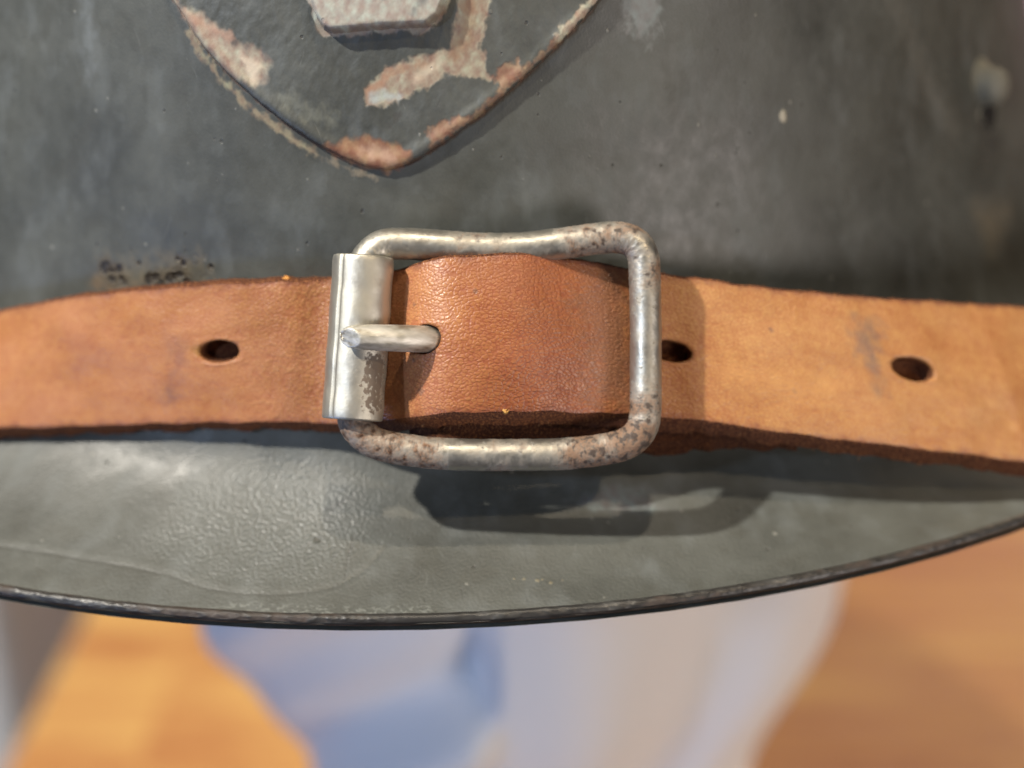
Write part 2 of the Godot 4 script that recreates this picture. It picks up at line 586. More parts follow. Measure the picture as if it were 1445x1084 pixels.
func helmet_paint() -> StandardMaterial3D:
	var px := 180.0 / 2048.0
	var wob := make_noise(3, 0.12, 3)
	var cv := Canvas.new(2048, 880, -70.0, 0.0, px, wob)
	var low := make_noise(11, 0.045, 4)
	var mid := make_noise(12, 0.35, 3)
	var fine := make_noise(13, 2.2, 2)
	var streak := make_noise(14, 0.10, 4)
	var wear := make_noise(15, 0.16, 4)
	for y in cv.h:
		var t := y * px
		for x in cv.w:
			var s := -70.0 + x * px
			var i := y * cv.w + x
			var a := low.get_noise_2d(s, t)
			var m := mid.get_noise_2d(s, t)
			var f := fine.get_noise_2d(s, t)
			var st := streak.get_noise_2d(s * 1.1, t * 0.6)
			var wv := wear.get_noise_2d(s, t)
			var k := 1.0 + 0.32 * a + 0.07 * m + 0.06 * f
			var chalk := smoothstep(0.10, 0.6, st) * 0.26 + smoothstep(0.25, 0.55, wv) * 0.12
			var grime := smoothstep(0.12, 0.45, -wv) * 0.28
			var r := 0.064 * k
			var g := 0.068 * k
			var b := 0.061 * k
			r += (0.135 - r) * chalk; g += (0.150 - g) * chalk; b += (0.152 - b) * chalk
			r += (0.045 - r) * grime; g += (0.045 - g) * grime; b += (0.036 - b) * grime
			cv.r[i] = r; cv.g[i] = g; cv.b[i] = b
			cv.hgt[i] = 0.010 * m + (0.022 if t < 27.0 else lerpf(0.022, 0.007, minf((t - 27.0) / 8.0, 1.0))) * f + 0.012 * wv
			cv.rough[i] = 0.51 + 0.10 * a + 0.08 * m + 0.2 * chalk
	# the swollen, wrinkled paint on the left of the brim, and the edge of that coat
	var wrinkle := [Vector2(-31.01, 8.46), Vector2(-28.60, 15.39), Vector2(-23.28, 20.23), Vector2(-14.81, 22.31), Vector2(-7.70, 20.44), Vector2(-4.53, 16.67), Vector2(-4.10, 10.41), Vector2(-6.93, 6.42), Vector2(-10.74, 4.49), Vector2(-14.69, 3.91), Vector2(-21.84, 4.62)]
	var crin := make_noise(17, 1.7, 3)
	for y in range(0, 270):
		for x in range(330, 860):
			var q := Vector2(-70.0 + x * px, y * px)
			var d := Canvas.away(q, wrinkle, true) + 2.0 * wob.get_noise_2d(q.x * 3.0, q.y * 3.0)
			var m := 1.0 - smoothstep(-7.0, 4.0, d)
			if m <= 0.0:
				continue
			var i := y * cv.w + x
			var c := crin.get_noise_2d(q.x, q.y * 1.15)
			cv.hgt[i] += m * (0.085 * c + 0.02)
			cv.blend(i, Color(0.115, 0.125, 0.120), m * 0.5)
			cv.rough[i] = lerpf(cv.rough[i], 0.44, m)
	var coat := [Vector2(-55.16, 7.29), Vector2(-49.38, 6.22), Vector2(-44.13, 5.89), Vector2(-39.30, 6.19), Vector2(-34.34, 5.99), Vector2(-29.63, 5.80), Vector2(-24.95, 5.23), Vector2(-20.91, 3.94), Vector2(-17.32, 3.53), Vector2(-13.93, 3.59), Vector2(-10.67, 4.10), Vector2(-8.14, 5.18), Vector2(-5.65, 7.55), Vector2(-4.10, 10.41)]
	cv.patch(coat, false, 0.12, Color(0.05, 0.052, 0.048), 0.55, 0.3, 0.12, -0.05)
	var lip := []
	for p in coat:
		lip.append(p + Vector2(-0.15, 0.75))
	cv.patch(lip, false, 0.25, Color(0.13, 0.138, 0.128), 0.25, 0.5, 0.2, 0.03)
	# flaking along the brim below it
	var rng := RandomNumberGenerator.new()
	rng.seed = 99
	var flake := make_noise(19, 1.1, 3)
	for y in range(6, 34):
		for x in range(540, 860):
			var q := Vector2(-70.0 + x * px, y * px)
			var m := smoothstep(0.10, 0.28, flake.get_noise_2d(q.x, q.y * 1.4)) * smoothstep(0.5, 0.9, q.y) * smoothstep(2.9, 2.0, q.y) * smoothstep(-21.0, -17.0, q.x) * smoothstep(4.0, -1.0, q.x)
			if m > 0.0:
				var i := y * cv.w + x
				cv.blend(i, Color(0.20, 0.215, 0.20), m * 0.35)
				cv.hgt[i] += 0.02 * m
	# rust pits above the strap on the left
	cv.patch([Vector2(-43.46, 40.60), Vector2(-38.41, 40.60), Vector2(-33.29, 41.64), Vector2(-30.25, 42.06)], false, 1.2, Color(0.16, 0.13, 0.08), 0.5, 2.4, 1.6)
	cv.patch([Vector2(-45.13, 38.93), Vector2(-38.57, 38.73), Vector2(-33.48, 38.94)], false, 0.6, Color(0.22, 0.13, 0.065), 0.4, 1.6, 0.6)
	var pits := [[-43.61, 41.10, 0.62], [-42.64, 40.90, 0.5], [-41.61, 41.21, 0.55], [-42.43, 39.80, 0.6], [-41.09, 39.97, 0.5], [-40.42, 39.79, 0.45], [-36.71, 40.30, 0.5], [-35.72, 40.69, 0.5], [-34.99, 40.20, 0.45], [-33.81, 40.88, 0.62], [-33.21, 41.33, 0.5], [-32.30, 41.53, 0.5], [-32.59, 43.33, 0.45], [-31.82, 42.98, 0.3], [-38.65, 42.15, 0.3], [-27.99, 42.57, 0.28], [-31.21, 40.82, 0.35]]
	for p in pits:
		var big := p[2] * rng.randf_range(0.7, 1.5) as float
		cv.dot(p[0], p[1], big * 1.7, Color(0.07, 0.055, 0.035), 0.55, -0.03)
		cv.dot(p[0] + rng.randf_range(-0.2, 0.2), p[1] + rng.randf_range(-0.15, 0.15), big, Color(0.016, 0.013, 0.010), 0.92, -0.14, 0.0, rng.randf_range(0.8, 1.7))
	for k in 30:
		cv.dot(rng.randf_range(-44.0, -28.0), rng.randf_range(39.0, 44.5), rng.randf_range(0.08, 0.22), Color(0.035, 0.03, 0.022), rng.randf_range(0.3, 0.8), -0.04)
	for p in [[-30.2, 43.4, 0.55], [-28.7, 41.0, 0.7]]:
		cv.dot(p[0], p[1], p[2], Color(0.045, 0.04, 0.034), 0.5, -0.04, 0.22)
	# chips, specks and scratches all over
	for k in 210:
		var q := Vector2(rng.randf_range(-66, 106), rng.randf_range(1.0, 76.0))
		var big := rng.randf_range(0.08, 0.26)
		if rng.randf() < 0.5:
			cv.dot(q.x, q.y, big, Color(0.27, 0.27, 0.24), rng.randf_range(0.15, 0.6), 0.03)
		else:
			cv.dot(q.x, q.y, big, Color(0.03, 0.028, 0.025), rng.randf_range(0.3, 0.8), -0.05)
	for k in 150:
		var q := Vector2(rng.randf_range(-55, 70), rng.randf_range(1.0, 70.0))
		var e := Vector2(rng.randf_range(-0.4, 0.4), rng.randf_range(0.8, 3.0)).rotated(rng.randf_range(-0.5, 0.5))
		var light := rng.randf() < 0.6
		cv.patch([q, q + e * 0.5 + Vector2(0.12, 0), q + e], false, 0.02, Color(0.2, 0.21, 0.2) if light else Color(0.035, 0.033, 0.03), rng.randf_range(0.12, 0.45), 0.07, 0.04, -0.015)
	for k in 26:   # upright scratches on the brim
		var q := Vector2(rng.randf_range(-11, 13), rng.randf_range(1.5, 9.0))
		cv.patch([q, q + Vector2(rng.randf_range(-0.15, 0.15), rng.randf_range(0.6, 2.6))], false, 0.02, Color(0.04, 0.042, 0.04), rng.randf_range(0.3, 0.65), 0.09, 0.05, -0.025)
	cv.patch([Vector2(-7.83, 5.93), Vector2(-7.87, 9.43), Vector2(-7.69, 11.40)], false, 0.05, Color(0.05, 0.05, 0.05), 0.6, 0.12, 0.1, -0.04)
	cv.patch([Vector2(-11.81, 14.59), Vector2(-10.19, 15.14), Vector2(-8.69, 16.38), Vector2(-7.85, 17.78)], false, 0.08, Color(0.05, 0.05, 0.05), 0.5, 0.3, 0.3, -0.06)
	cv.dot(-11.38, 11.01, 0.42, Color(0.04, 0.042, 0.035), 0.8, -0.08)
	for p in [[9.34, 5.21, 0.16], [10.57, 4.91, 0.22], [11.05, 5.01, 0.12], [11.79, 4.47, 0.17], [8.42, 5.34, 0.12], [12.94, 4.70, 0.1]]:
		cv.dot(p[0], p[1], p[2], Color(0.22, 0.19, 0.12), 0.6, 0.02)
	cv.dot(53.02, 55.53, 0.62, Color(0.42, 0.40, 0.32), 0.9, 0.05, 0.0, 0.8)
	# scuffs of bare, bluish paint
	cv.patch([Vector2(16.21, 14.45), Vector2(20.14, 15.97), Vector2(24.51, 15.29), Vector2(25.55, 13.22), Vector2(20.48, 12.86)], true, 0.0, Color(0.16, 0.175, 0.18), 0.5, 1.2, 0.9, 0.01, -1.0, 0.9)
	cv.patch([Vector2(28.00, 73.63), Vector2(30.51, 68.12), Vector2(33.00, 66.12), Vector2(36.00, 72.63)], true, 0.0, Color(0.22, 0.24, 0.24), 0.5, 1.0, 1.0, 0.01, -1.0, 0.4)
	cv.patch([Vector2(14.32, 53.19), Vector2(14.53, 49.07), Vector2(15.04, 45.53)], false, 0.4, Color(0.16, 0.175, 0.17), 0.30, 1.1, 0.8)
	cv.patch([Vector2(-47.02, 71.62), Vector2(-46.40, 67.62), Vector2(-46.60, 63.63)], false, 0.6, Color(0.17, 0.19, 0.20), 0.35, 1.4, 1.0)
	cv.patch([Vector2(75.99, 67.63), Vector2(82.10, 55.60), Vector2(88.43, 47.51)], false, 1.2, Color(0.15, 0.15, 0.135), 0.4, 2.4, 1.2)
	cv.patch([Vector2(90.38, 35.88), Vector2(100.42, 33.29), Vector2(92.00, 30.42)], true, 0.5, Color(0.17, 0.145, 0.10), 0.5, 2.6, 1.4)
	# shield: brown line where the paint has gone from its edge, darkened as painted groove shade; tan dirt outside its left edge
	var edge: Array = SHIELD.slice(2, 22)
	cv.patch(edge, false, 0.16, Color(0.075, 0.04, 0.024), 0.85, 0.22, 0.2, -0.05, 0.6)
	cv.patch([Vector2(-30.61, 68.52), Vector2(-26.21, 63.97), Vector2(-21.62, 60.81), Vector2(-17.22, 58.11), Vector2(-13.22, 56.11)], false, 0.34, Color(0.33, 0.26, 0.16), 0.6, 0.4, 0.55, 0.01, 0.6, 0.8)
	cv.patch([Vector2(-13.22, 56.11), Vector2(-9.02, 54.51), Vector2(-5.01, 53.40)], false, 0.2, Color(0.28, 0.23, 0.16), 0.5, 0.34, 0.5, 0.03)
	cv.patch([Vector2(4.00, 57.81), Vector2(9.20, 60.82), Vector2(13.00, 63.03), Vector2(17.01, 65.62), Vector2(21.00, 68.32), Vector2(26.01, 72.12)], false, 0.3, Color(0.24, 0.15, 0.09), 0.8, 0.3, 0.5, -0.03, 0.6, 0.9)
	cv.patch([Vector2(20.01, 68.02), Vector2(24.30, 70.82), Vector2(27.00, 73.63)], false, 0.5, Color(0.42, 0.36, 0.27), 0.8, 0.25, 0.5, -0.03, 0.6, 0.9)
	var flesh := Color(0.33, 0.265, 0.20)
	var p1 := [Vector2(-33.40, 74.13), Vector2(-31.72, 71.73), Vector2(-29.58, 71.30), Vector2(-27.03, 70.04), Vector2(-25.02, 69.35), Vector2(-24.03, 67.89), Vector2(-20.03, 67.25), Vector2(-18.82, 65.61), Vector2(-19.65, 64.08), Vector2(-21.19, 63.27), Vector2(-22.66, 63.74), Vector2(-24.65, 64.79), Vector2(-27.12, 66.82), Vector2(-29.17, 68.45), Vector2(-31.52, 70.82)]
	cv.patch(p1, true, 0.0, flesh, 0.78, 0.6, 0.4, -0.04, 0.62, 0.9)
	cv.patch([Vector2(-22.60, 66.23), Vector2(-20.30, 65.43), Vector2(-20.90, 64.22)], true, 0.4, Color(0.55, 0.47, 0.36), 0.7, 0.6, 0.4, 0.05)
	cv.patch([Vector2(-31.61, 71.22), Vector2(-27.61, 69.52), Vector2(-24.41, 68.52)], false, 0.5, Color(0.34, 0.20, 0.14), 0.55, 0.5, 0.5)
	var p2 := [Vector2(-6.48, 62.25), Vector2(-5.16, 64.21), Vector2(-3.20, 65.46), Vector2(0.65, 66.52), Vector2(5.40, 67.23), Vector2(5.60, 68.62), Vector2(6.10, 69.99), Vector2(7.20, 74.13), Vector2(11.50, 74.63), Vector2(10.18, 69.21), Vector2(9.24, 67.75), Vector2(9.94, 66.60), Vector2(10.45, 63.94), Vector2(8.75, 64.16), Vector2(6.70, 64.70), Vector2(3.84, 64.33), Vector2(1.89, 63.11), Vector2(-0.03, 62.61), Vector2(-1.96, 61.65), Vector2(-4.33, 61.47), Vector2(-5.94, 61.64)]
	cv.patch(p2, true, 0.0, Color(0.32, 0.26, 0.19), 0.82, 0.34, 0.4, -0.06, 0.62, 0.9)
	cv.patch([Vector2(-5.60, 62.82), Vector2(-2.60, 64.83), Vector2(2.00, 65.92)], false, 0.35, Color(0.30, 0.165, 0.10), 0.6, 0.5, 0.6)
	cv.patch([Vector2(6.30, 66.62), Vector2(7.60, 68.62), Vector2(8.60, 72.63)], false, 0.9, Color(0.25, 0.15, 0.085), 0.55, 0.8, 0.7)
	cv.patch([Vector2(-5.00, 62.22), Vector2(-3.20, 62.63), Vector2(-1.80, 62.22)], false, 0.4, Color(0.36, 0.42, 0.41), 0.7, 0.5, 0.4)
	cv.patch([Vector2(1.00, 64.23), Vector2(4.00, 65.63)], false, 0.5, Color(0.52, 0.44, 0.33), 0.6, 0.6, 0.4)
	var p3 := [Vector2(-12.02, 57.01), Vector2(-8.77, 57.88), Vector2(-6.38, 58.27), Vector2(-3.58, 57.62), Vector2(-0.34, 56.46), Vector2(-1.38, 54.61), Vector2(-3.74, 54.01), Vector2(-7.01, 54.61), Vector2(-9.82, 55.55)]
	cv.patch(p3, true, 0.0, Color(0.235, 0.115, 0.060), 0.85, 0.42, 0.4, -0.04, 0.66, 1.0)
	cv.patch([Vector2(-6.51, 56.60), Vector2(-3.01, 55.81)], false, 0.6, Color(0.40, 0.27, 0.19), 0.6, 0.6, 0.5)
	cv.patch([Vector2(11.00, 64.02), Vector2(12.40, 65.52), Vector2(14.40, 65.63), Vector2(15.00, 64.52), Vector2(12.20, 62.32)], true, 0.0, Color(0.27, 0.155, 0.095), 0.8, 0.35, 0.5, -0.06, 0.65, 0.9)
	cv.patch([Vector2(1.65, 58.53), Vector2(4.20, 59.61), Vector2(7.84, 60.21), Vector2(5.20, 58.22), Vector2(2.20, 56.82)], true, 0.0, Color(0.25, 0.135, 0.08), 0.8, 0.35, 0.5, -0.06, 0.65, 0.9)
	# the raised block: paint gone from its rounded edge
	cv.patch(BLOCK, true, 0.25, Color(0.36, 0.335, 0.285), 0.9, 0.25, 0.4, -0.04, 0.62, 0.7)
	cv.patch([Vector2(-9.00, 73.13), Vector2(-2.00, 72.83), Vector2(1.50, 73.63), Vector2(2.00, 82.63), Vector2(-10.00, 82.63)], true, 0.0, Color(0.17, 0.18, 0.165), 0.75, 0.6, 0.8)
	cv.patch([Vector2(-11.80, 69.92), Vector2(-9.51, 69.32), Vector2(-3.00, 69.62), Vector2(2.60, 69.82), Vector2(4.60, 71.03)], false, 0.5, Color(0.17, 0.115, 0.075), 0.6, 0.5, 0.6)
	cv.patch([Vector2(1.00, 71.62), Vector2(2.40, 72.63)], false, 0.5, Color(0.06, 0.07, 0.085), 0.5, 0.5, 0.5)
	# thin scuffed paint on the shield
	cv.patch([Vector2(-17.00, 62.23), Vector2(-14.01, 60.61), Vector2(-11.00, 60.22)], false, 0.7, Color(0.20, 0.205, 0.165), 0.4, 0.9, 0.8)
	cv.patch([Vector2(-2.80, 59.12), Vector2(-2.00, 60.22)], false, 0.35, Color(0.05, 0.045, 0.04), 0.5, 0.25, 0.4)
	return cv.material(1.0, 0.5)


# ------------------------------------------------------------------ the strap and its buckle

# the upper and lower edge of the strap's outer face, from the left side of the helmet to the right
const STRAP := [
	[Vector3(-129.04, 11.25, -14.91), Vector3(-136.31, -2.53, -15.80)],
	[Vector3(-128.39, 12.13, 7.00), Vector3(-135.70, -1.65, 7.42)],
	[Vector3(-123.46, 13.25, 28.37), Vector3(-130.58, -0.53, 30.07)],
	[Vector3(-114.45, 14.61, 48.45), Vector3(-121.17, 0.83, 51.36)],
	[Vector3(-101.83, 16.21, 66.54), Vector3(-107.95, 2.43, 70.55)],
	[Vector3(-86.30, 18.05, 82.03), Vector3(-91.67, 4.27, 87.01)],
	[Vector3(-63.90, 19.38, 87.81), Vector3(-67.70, 7.10, 92.78)],
	[Vector3(-54.66, 22.64, 92.91), Vector3(-57.81, 9.63, 97.77)],
	[Vector3(-48.97, 24.72, 96.07), Vector3(-51.47, 10.98, 100.40)],
	[Vector3(-43.54, 26.59, 98.79), Vector3(-45.45, 11.90, 102.55)],
	[Vector3(-38.28, 28.19, 101.04), Vector3(-39.72, 12.79, 104.29)],
	[Vector3(-31.39, 29.74, 103.68), Vector3(-32.44, 13.90, 106.58)],
	[Vector3(-23.09, 31.07, 106.07), Vector3(-23.81, 14.94, 108.82)],
	[Vector3(-15.01, 31.88, 107.58), Vector3(-15.54, 15.63, 110.70)],
	[Vector3(-10.65, 31.88, 107.45), Vector3(-11.16, 15.99, 111.68)],
	[Vector3(-6.20, 32.69, 108.77), Vector3(-6.59, 17.21, 114.39)],
	[Vector3(-2.29, 33.81, 109.82), Vector3(-2.46, 18.62, 116.58)],
	[Vector3(0.80, 35.44, 111.66), Vector3(0.86, 20.18, 118.77)],
	[Vector3(4.48, 36.20, 112.35), Vector3(4.84, 20.64, 119.60)],
	[Vector3(11.02, 35.88, 111.64), Vector3(11.91, 20.29, 118.86)],
	[Vector3(16.19, 34.63, 109.78), Vector3(17.49, 19.04, 116.93)],
	[Vector3(21.47, 32.80, 107.87), Vector3(23.21, 17.78, 114.98)],
	[Vector3(25.67, 31.68, 107.05), Vector3(27.73, 16.64, 114.09)],
	[Vector3(30.60, 30.60, 106.68), Vector3(33.07, 15.74, 113.84)],
	[Vector3(38.27, 29.02, 105.82), Vector3(41.42, 13.94, 113.19)],
	[Vector3(46.12, 27.40, 104.49), Vector3(50.00, 12.02, 112.09)],
	[Vector3(54.22, 25.75, 102.42), Vector3(58.94, 9.77, 110.35)],
	[Vector3(62.63, 23.91, 99.74), Vector3(68.32, 7.17, 108.04)],
	[Vector3(66.54, 23.05, 98.50), Vector3(72.45, 6.26, 106.67)],
	[Vector3(83.04, 19.44, 90.72), Vector3(89.07, 5.45, 97.05)],
	[Vector3(97.11, 17.62, 79.07), Vector3(103.93, 3.63, 84.54)],
	[Vector3(109.30, 16.18, 65.36), Vector3(116.79, 2.19, 69.86)],
	[Vector3(119.08, 15.12, 49.93), Vector3(127.12, 1.13, 53.36)],
	[Vector3(126.05, 14.45, 33.18), Vector3(134.49, 0.46, 35.46)],
	[Vector3(130.49, 14.15, 11.11), Vector3(139.20, 0.16, 11.87)],
]
var ribbon_c := PackedVector3Array()
var ribbon_w := PackedVector3Array()
var ribbon_n := PackedVector3Array()
var ribbon_h := PackedFloat32Array()
var ribbon_len := 0.0
const RSTEP := 0.25
const RIBBON_START := 46.0   # length of strap before the painted part begins to count
var edge_noise: FastNoiseLite
var lump_noise: FastNoiseLite


func build_ribbon() -> void:
	edge_noise = make_noise(51, 0.16, 4)
	lump_noise = make_noise(52, 0.09, 2)
	var raw_c := PackedVector3Array()
	var raw_d := PackedVector3Array()
	var mids := []
	var difs := []
	for e in STRAP:
		mids.append((e[0] + e[1]) * 0.5)
		difs.append((e[0] - e[1]) * 0.5)
	for i in STRAP.size() - 1:
		for k in 40:
			raw_c.append(spline(mids, i, k / 40.0))
			raw_d.append(spline(difs, i, k / 40.0))
	raw_c.append(mids[-1]); raw_d.append(difs[-1])
	var run := PackedFloat32Array([0.0])
	for i in range(1, raw_c.size()):
		run.append(run[i - 1] + raw_c[i].distance_to(raw_c[i - 1]))
	ribbon_len = run[-1]
	var n := int(ribbon_len / RSTEP) + 1
	for i in n:
		var l := i * RSTEP
		var j := clampi(run.bsearch(l) - 1, 0, run.size() - 2)
		var f := clampf((l - run[j]) / maxf(run[j + 1] - run[j], 1e-6), 0.0, 1.0)
		var d := raw_d[j].lerp(raw_d[j + 1], f)
		ribbon_c.append(raw_c[j].lerp(raw_c[j + 1], f))
		ribbon_w.append(d.normalized())
		ribbon_h.append(d.length())
	for i in n:
		var tang := ribbon_c[mini(i + 1, n - 1)] - ribbon_c[maxi(i - 1, 0)]
		ribbon_n.append(tang.cross(ribbon_w[i]).normalized())


# a point of the strap: l along it, w across it (mm from the middle), d below its outer face
func leather(l: float, w: float, d: float) -> Vector3:
	var x := clampf((l + RIBBON_START) / RSTEP, 0.0, ribbon_c.size() - 1.001)
	var i := int(x)
	var f := x - i
	var c := ribbon_c[i].lerp(ribbon_c[i + 1], f)
	var ww := ribbon_w[i].lerp(ribbon_w[i + 1], f)
	var nn := ribbon_n[i].lerp(ribbon_n[i + 1], f).normalized()
	var hump := exp(-pow((l - 174.0) / 9.0, 2.0))
	var q := w / 8.2
	var lift := 0.9 * hump * (1.0 - q * q) - 0.25 * q * q + 0.22 * lump_noise.get_noise_2d(l, w)
	return c + ww * w + nn * (lift - d)


func half_width(l: float, side: float) -> float:
	var x := clampf((l + RIBBON_START) / RSTEP, 0.0, ribbon_h.size() - 1.001)
	var i := int(x)
	return lerpf(ribbon_h[i], ribbon_h[i + 1], x - i) + 0.24 * edge_noise.get_noise_2d(l, side * 50.0) + 0.045 * edge_noise.get_noise_2d(l * 9.0, side * 80.0)


func leather_uv(l: float, w: float) -> Vector2:
	return Vector2(fold((l - 100.0) / 150.0), 0.5 - w / 21.09)


const HOLES := [   # middle along, middle across, half length, half height
	[139.3, 0.35, 2.35, 1.30], [165.1, -0.15, 1.85, 1.55], [193.3, -0.55, 2.3, 1.20], [222.5, 0.65, 2.7, 1.40]]
const THICK := 2.2


func build_strap() -> void:
	build_ribbon()
	var strap := thing("chin_strap", "tan leather strap with a roller buckle and punched holes across the helmet's brim", "strap", Vector3(0, RIM_HEIGHT, 0))
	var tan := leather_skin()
	var raw := leather_edge()
	var shaded_raw := leather_edge()
	shaded_raw.albedo_color = lin(0.45, 0.42, 0.40)  # same raw leather, darkened in colour to read as shade
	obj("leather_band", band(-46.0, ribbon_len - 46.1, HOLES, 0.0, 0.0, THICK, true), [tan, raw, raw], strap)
	var under := obj("under_band", band(160.5, 207.0, [], 2.4, -3.5, 1.4, false), [shaded_raw, shaded_raw], strap)  # stretched and widened behind the buckle to block light
	under.set_meta("label", "second layer of leather below the band, right of the buckle, widened behind it to block light")
	build_buckle(strap)
	build_fibres(strap)


func band(l0: float, l1: float, holes: Array, sink: float, shift: float, thick: float, round_hole: bool) -> ArrayMesh:
	var step := 0.5
	var n := int((l1 - l0) / step) + 1
	var half_n := 20
	var cols := half_n * 2 + 1
	# faces: outer skin
	var m := ArrayMesh.new()
	var idx_skip := {}
	var blocks := []
	for h in holes:
		var ci := int(round((h[0] - l0) / step))
		var cj := half_n + int(round(h[1] / 0.4))
		blocks.append([ci - 8, ci + 8, cj - 5, cj + 5, h])
	var pts := PackedVector3Array()
	var uvs := PackedVector2Array()
	var wof := func(l: float, j: int) -> float:
		var u := (j - half_n) / float(half_n)
		return shift * (1.0 if round_hole else clampf((l1 - l) / 20.0, 0.12, 1.0)) + u * (half_width(l, 1.0 if u > 0 else -1.0) - 0.28)
	for i in n:
		var l := l0 + i * step
		for j in cols:
			var w: float = wof.call(l, j)
			pts.append(leather(l, w, sink))
			uvs.append(leather_uv(l, w))
	var idx := PackedInt32Array()
	for i in n - 1:
		for j in cols - 1:
			var cut := false
			for b in blocks:
				if i >= b[0] and i < b[1] and j >= b[2] and j < b[3]:
					cut = true
			if cut:
				continue
			var a := i * cols + j
			idx.append_array(PackedInt32Array([a, a + 1, a + cols + 1, a, a + cols + 1, a + cols]))
	var walls := []
	for b in blocks:
		var h: Array = b[4]
		var loop := []
		for i in range(b[0], b[1]): loop.append(Vector2i(i, b[2]))
		for j in range(b[2], b[3]): loop.append(Vector2i(b[1], j))
		for i in range(b[1], b[0], -1): loop.append(Vector2i(i, b[3]))
		for j in range(b[3], b[2], -1): loop.append(Vector2i(b[0], j))
		var cnt := loop.size()
		var prev := []
		for e in loop:
			prev.append(e.x * cols + e.y)
		var rim := []
		for r in 6:
			var k := [0.35, 0.62, 0.82, 0.93, 0.98, 1.0][r] as float
			var dip := [0.0, -0.03, -0.05, 0.02, 0.14, 0.34][r] as float
			var ring := []
			for q in cnt:
				var e: Vector2i = loop[q]
				var l := l0 + e.x * step
				var w: float = wof.call(l, e.y)
				var ang := atan2((w - h[1]) / h[3], (l - h[0]) / h[2])
				var jag := 1.0 + 0.05 * edge_noise.get_noise_2d(ang * 12.0, h[0])
				var hl: float = h[0] + cos(ang) * h[2] * jag
				var hw: float = h[1] + sin(ang) * h[3] * jag
				var p := Vector2(l, w).lerp(Vector2(hl, hw), k)
				ring.append(pts.size())
				pts.append(leather(p.x, p.y, sink + dip))
				uvs.append(leather_uv(p.x, p.y))
				if r == 5:
					rim.append(p)
			for q in cnt:
				var q2 := (q + 1) % cnt
				# loop runs along +l at low w first: same turning as the grid's faces
				idx.append_array(PackedInt32Array([prev[q], ring[q2], prev[q2], prev[q], ring[q], ring[q2]]))
			prev = ring
		walls.append([rim, h])
	var st := SurfaceTool.new()
	st.begin(Mesh.PRIMITIVE_TRIANGLES)
	st.set_smooth_group(0)
	for k in pts.size():
		st.set_uv(uvs[k])
		st.add_vertex(pts[k] * MM)
	for k in range(0, idx.size(), 3):
		# front faces run clockwise seen from outside
		st.add_index(idx[k]); st.add_index(idx[k + 1]); st.add_index(idx[k + 2])
	st.generate_normals()
	st.commit(m)
	# edges and flesh side in raw leather
	var ep := PackedVector3Array()
	var eu := PackedVector2Array()
	var ring_n := 15
	for i in n:
		var l := l0 + i * step
		var hp := half_width(l, 1.0)
		var hm := half_width(l, -1.0)
		var fz := 0.10 * edge_noise.get_noise_2d(l * 14.0, 7.0)
		var skive := 1.15 + 0.5 * edge_noise.get_noise_2d(l * 1.5, 90.0)   # the lower margin is pared to a slope
		var prof := [
			[hp - 0.28, 0.0], [hp - 0.10, 0.07], [hp, 0.30], [hp + 0.02 + fz, 0.9], [hp - fz, thick - 0.35], [hp - 0.25, thick - 0.05], [hp - 0.6, thick],
			[0.0, thick],
			[-hm + 0.4, thick], [-hm - skive * 0.9, thick], [-hm - skive + fz, thick - 0.3], [-hm - skive * 0.62 - fz, thick - 0.75], [-hm - skive * 0.25, 0.55], [-hm - 0.03, 0.22], [-hm + 0.28, 0.0]]
		for p in prof:
			ep.append(leather(l, shift * (1.0 if round_hole else clampf((l1 - l) / 20.0, 0.12, 1.0)) + p[0], sink + p[1]) * MM)
			eu.append(leather_uv(l, p[0]))
	grid(ep, eu, ring_n, n, true, m)
	# hole walls and the two ends
	st = SurfaceTool.new()
	st.begin(Mesh.PRIMITIVE_TRIANGLES)
	st.set_smooth_group(0)
	for wl in walls:
		var rim: Array = wl[0]
		for q in rim.size():
			var a: Vector2 = rim[q]
			var b: Vector2 = rim[(q + 1) % rim.size()]
			var a0 := leather(a.x, a.y, sink + 0.33) * MM
			var b0 := leather(b.x, b.y, sink + 0.33) * MM
			var a1 := leather(a.x, a.y, sink + thick + 0.05) * MM
			var b1 := leather(b.x, b.y, sink + thick + 0.05) * MM
			for v in [a0, b1, b0, a0, a1, b1]:
				st.set_uv(Vector2.ZERO)
				st.add_vertex(v)
	for e in ([l0, l0 + (n - 1) * step] if round_hole else []):
		var c := []
		for k in 21:
			c.append(leather(e, shift + lerpf(half_width(e, 1.0), -half_width(e, -1.0), k / 20.0), sink + 0.05) * MM)
		for k in 20:
			var d0 := leather(e, shift + lerpf(half_width(e, 1.0), -half_width(e, -1.0), k / 20.0), sink + thick) * MM
			var d1 := leather(e, shift + lerpf(half_width(e, 1.0), -half_width(e, -1.0), (k + 1) / 20.0), sink + thick) * MM
			for v in [c[k], c[k + 1], d1, c[k], d1, d0]:
				st.set_uv(Vector2.ZERO)
				st.add_vertex(v)
	st.generate_normals()
	st.commit(m)
	return m


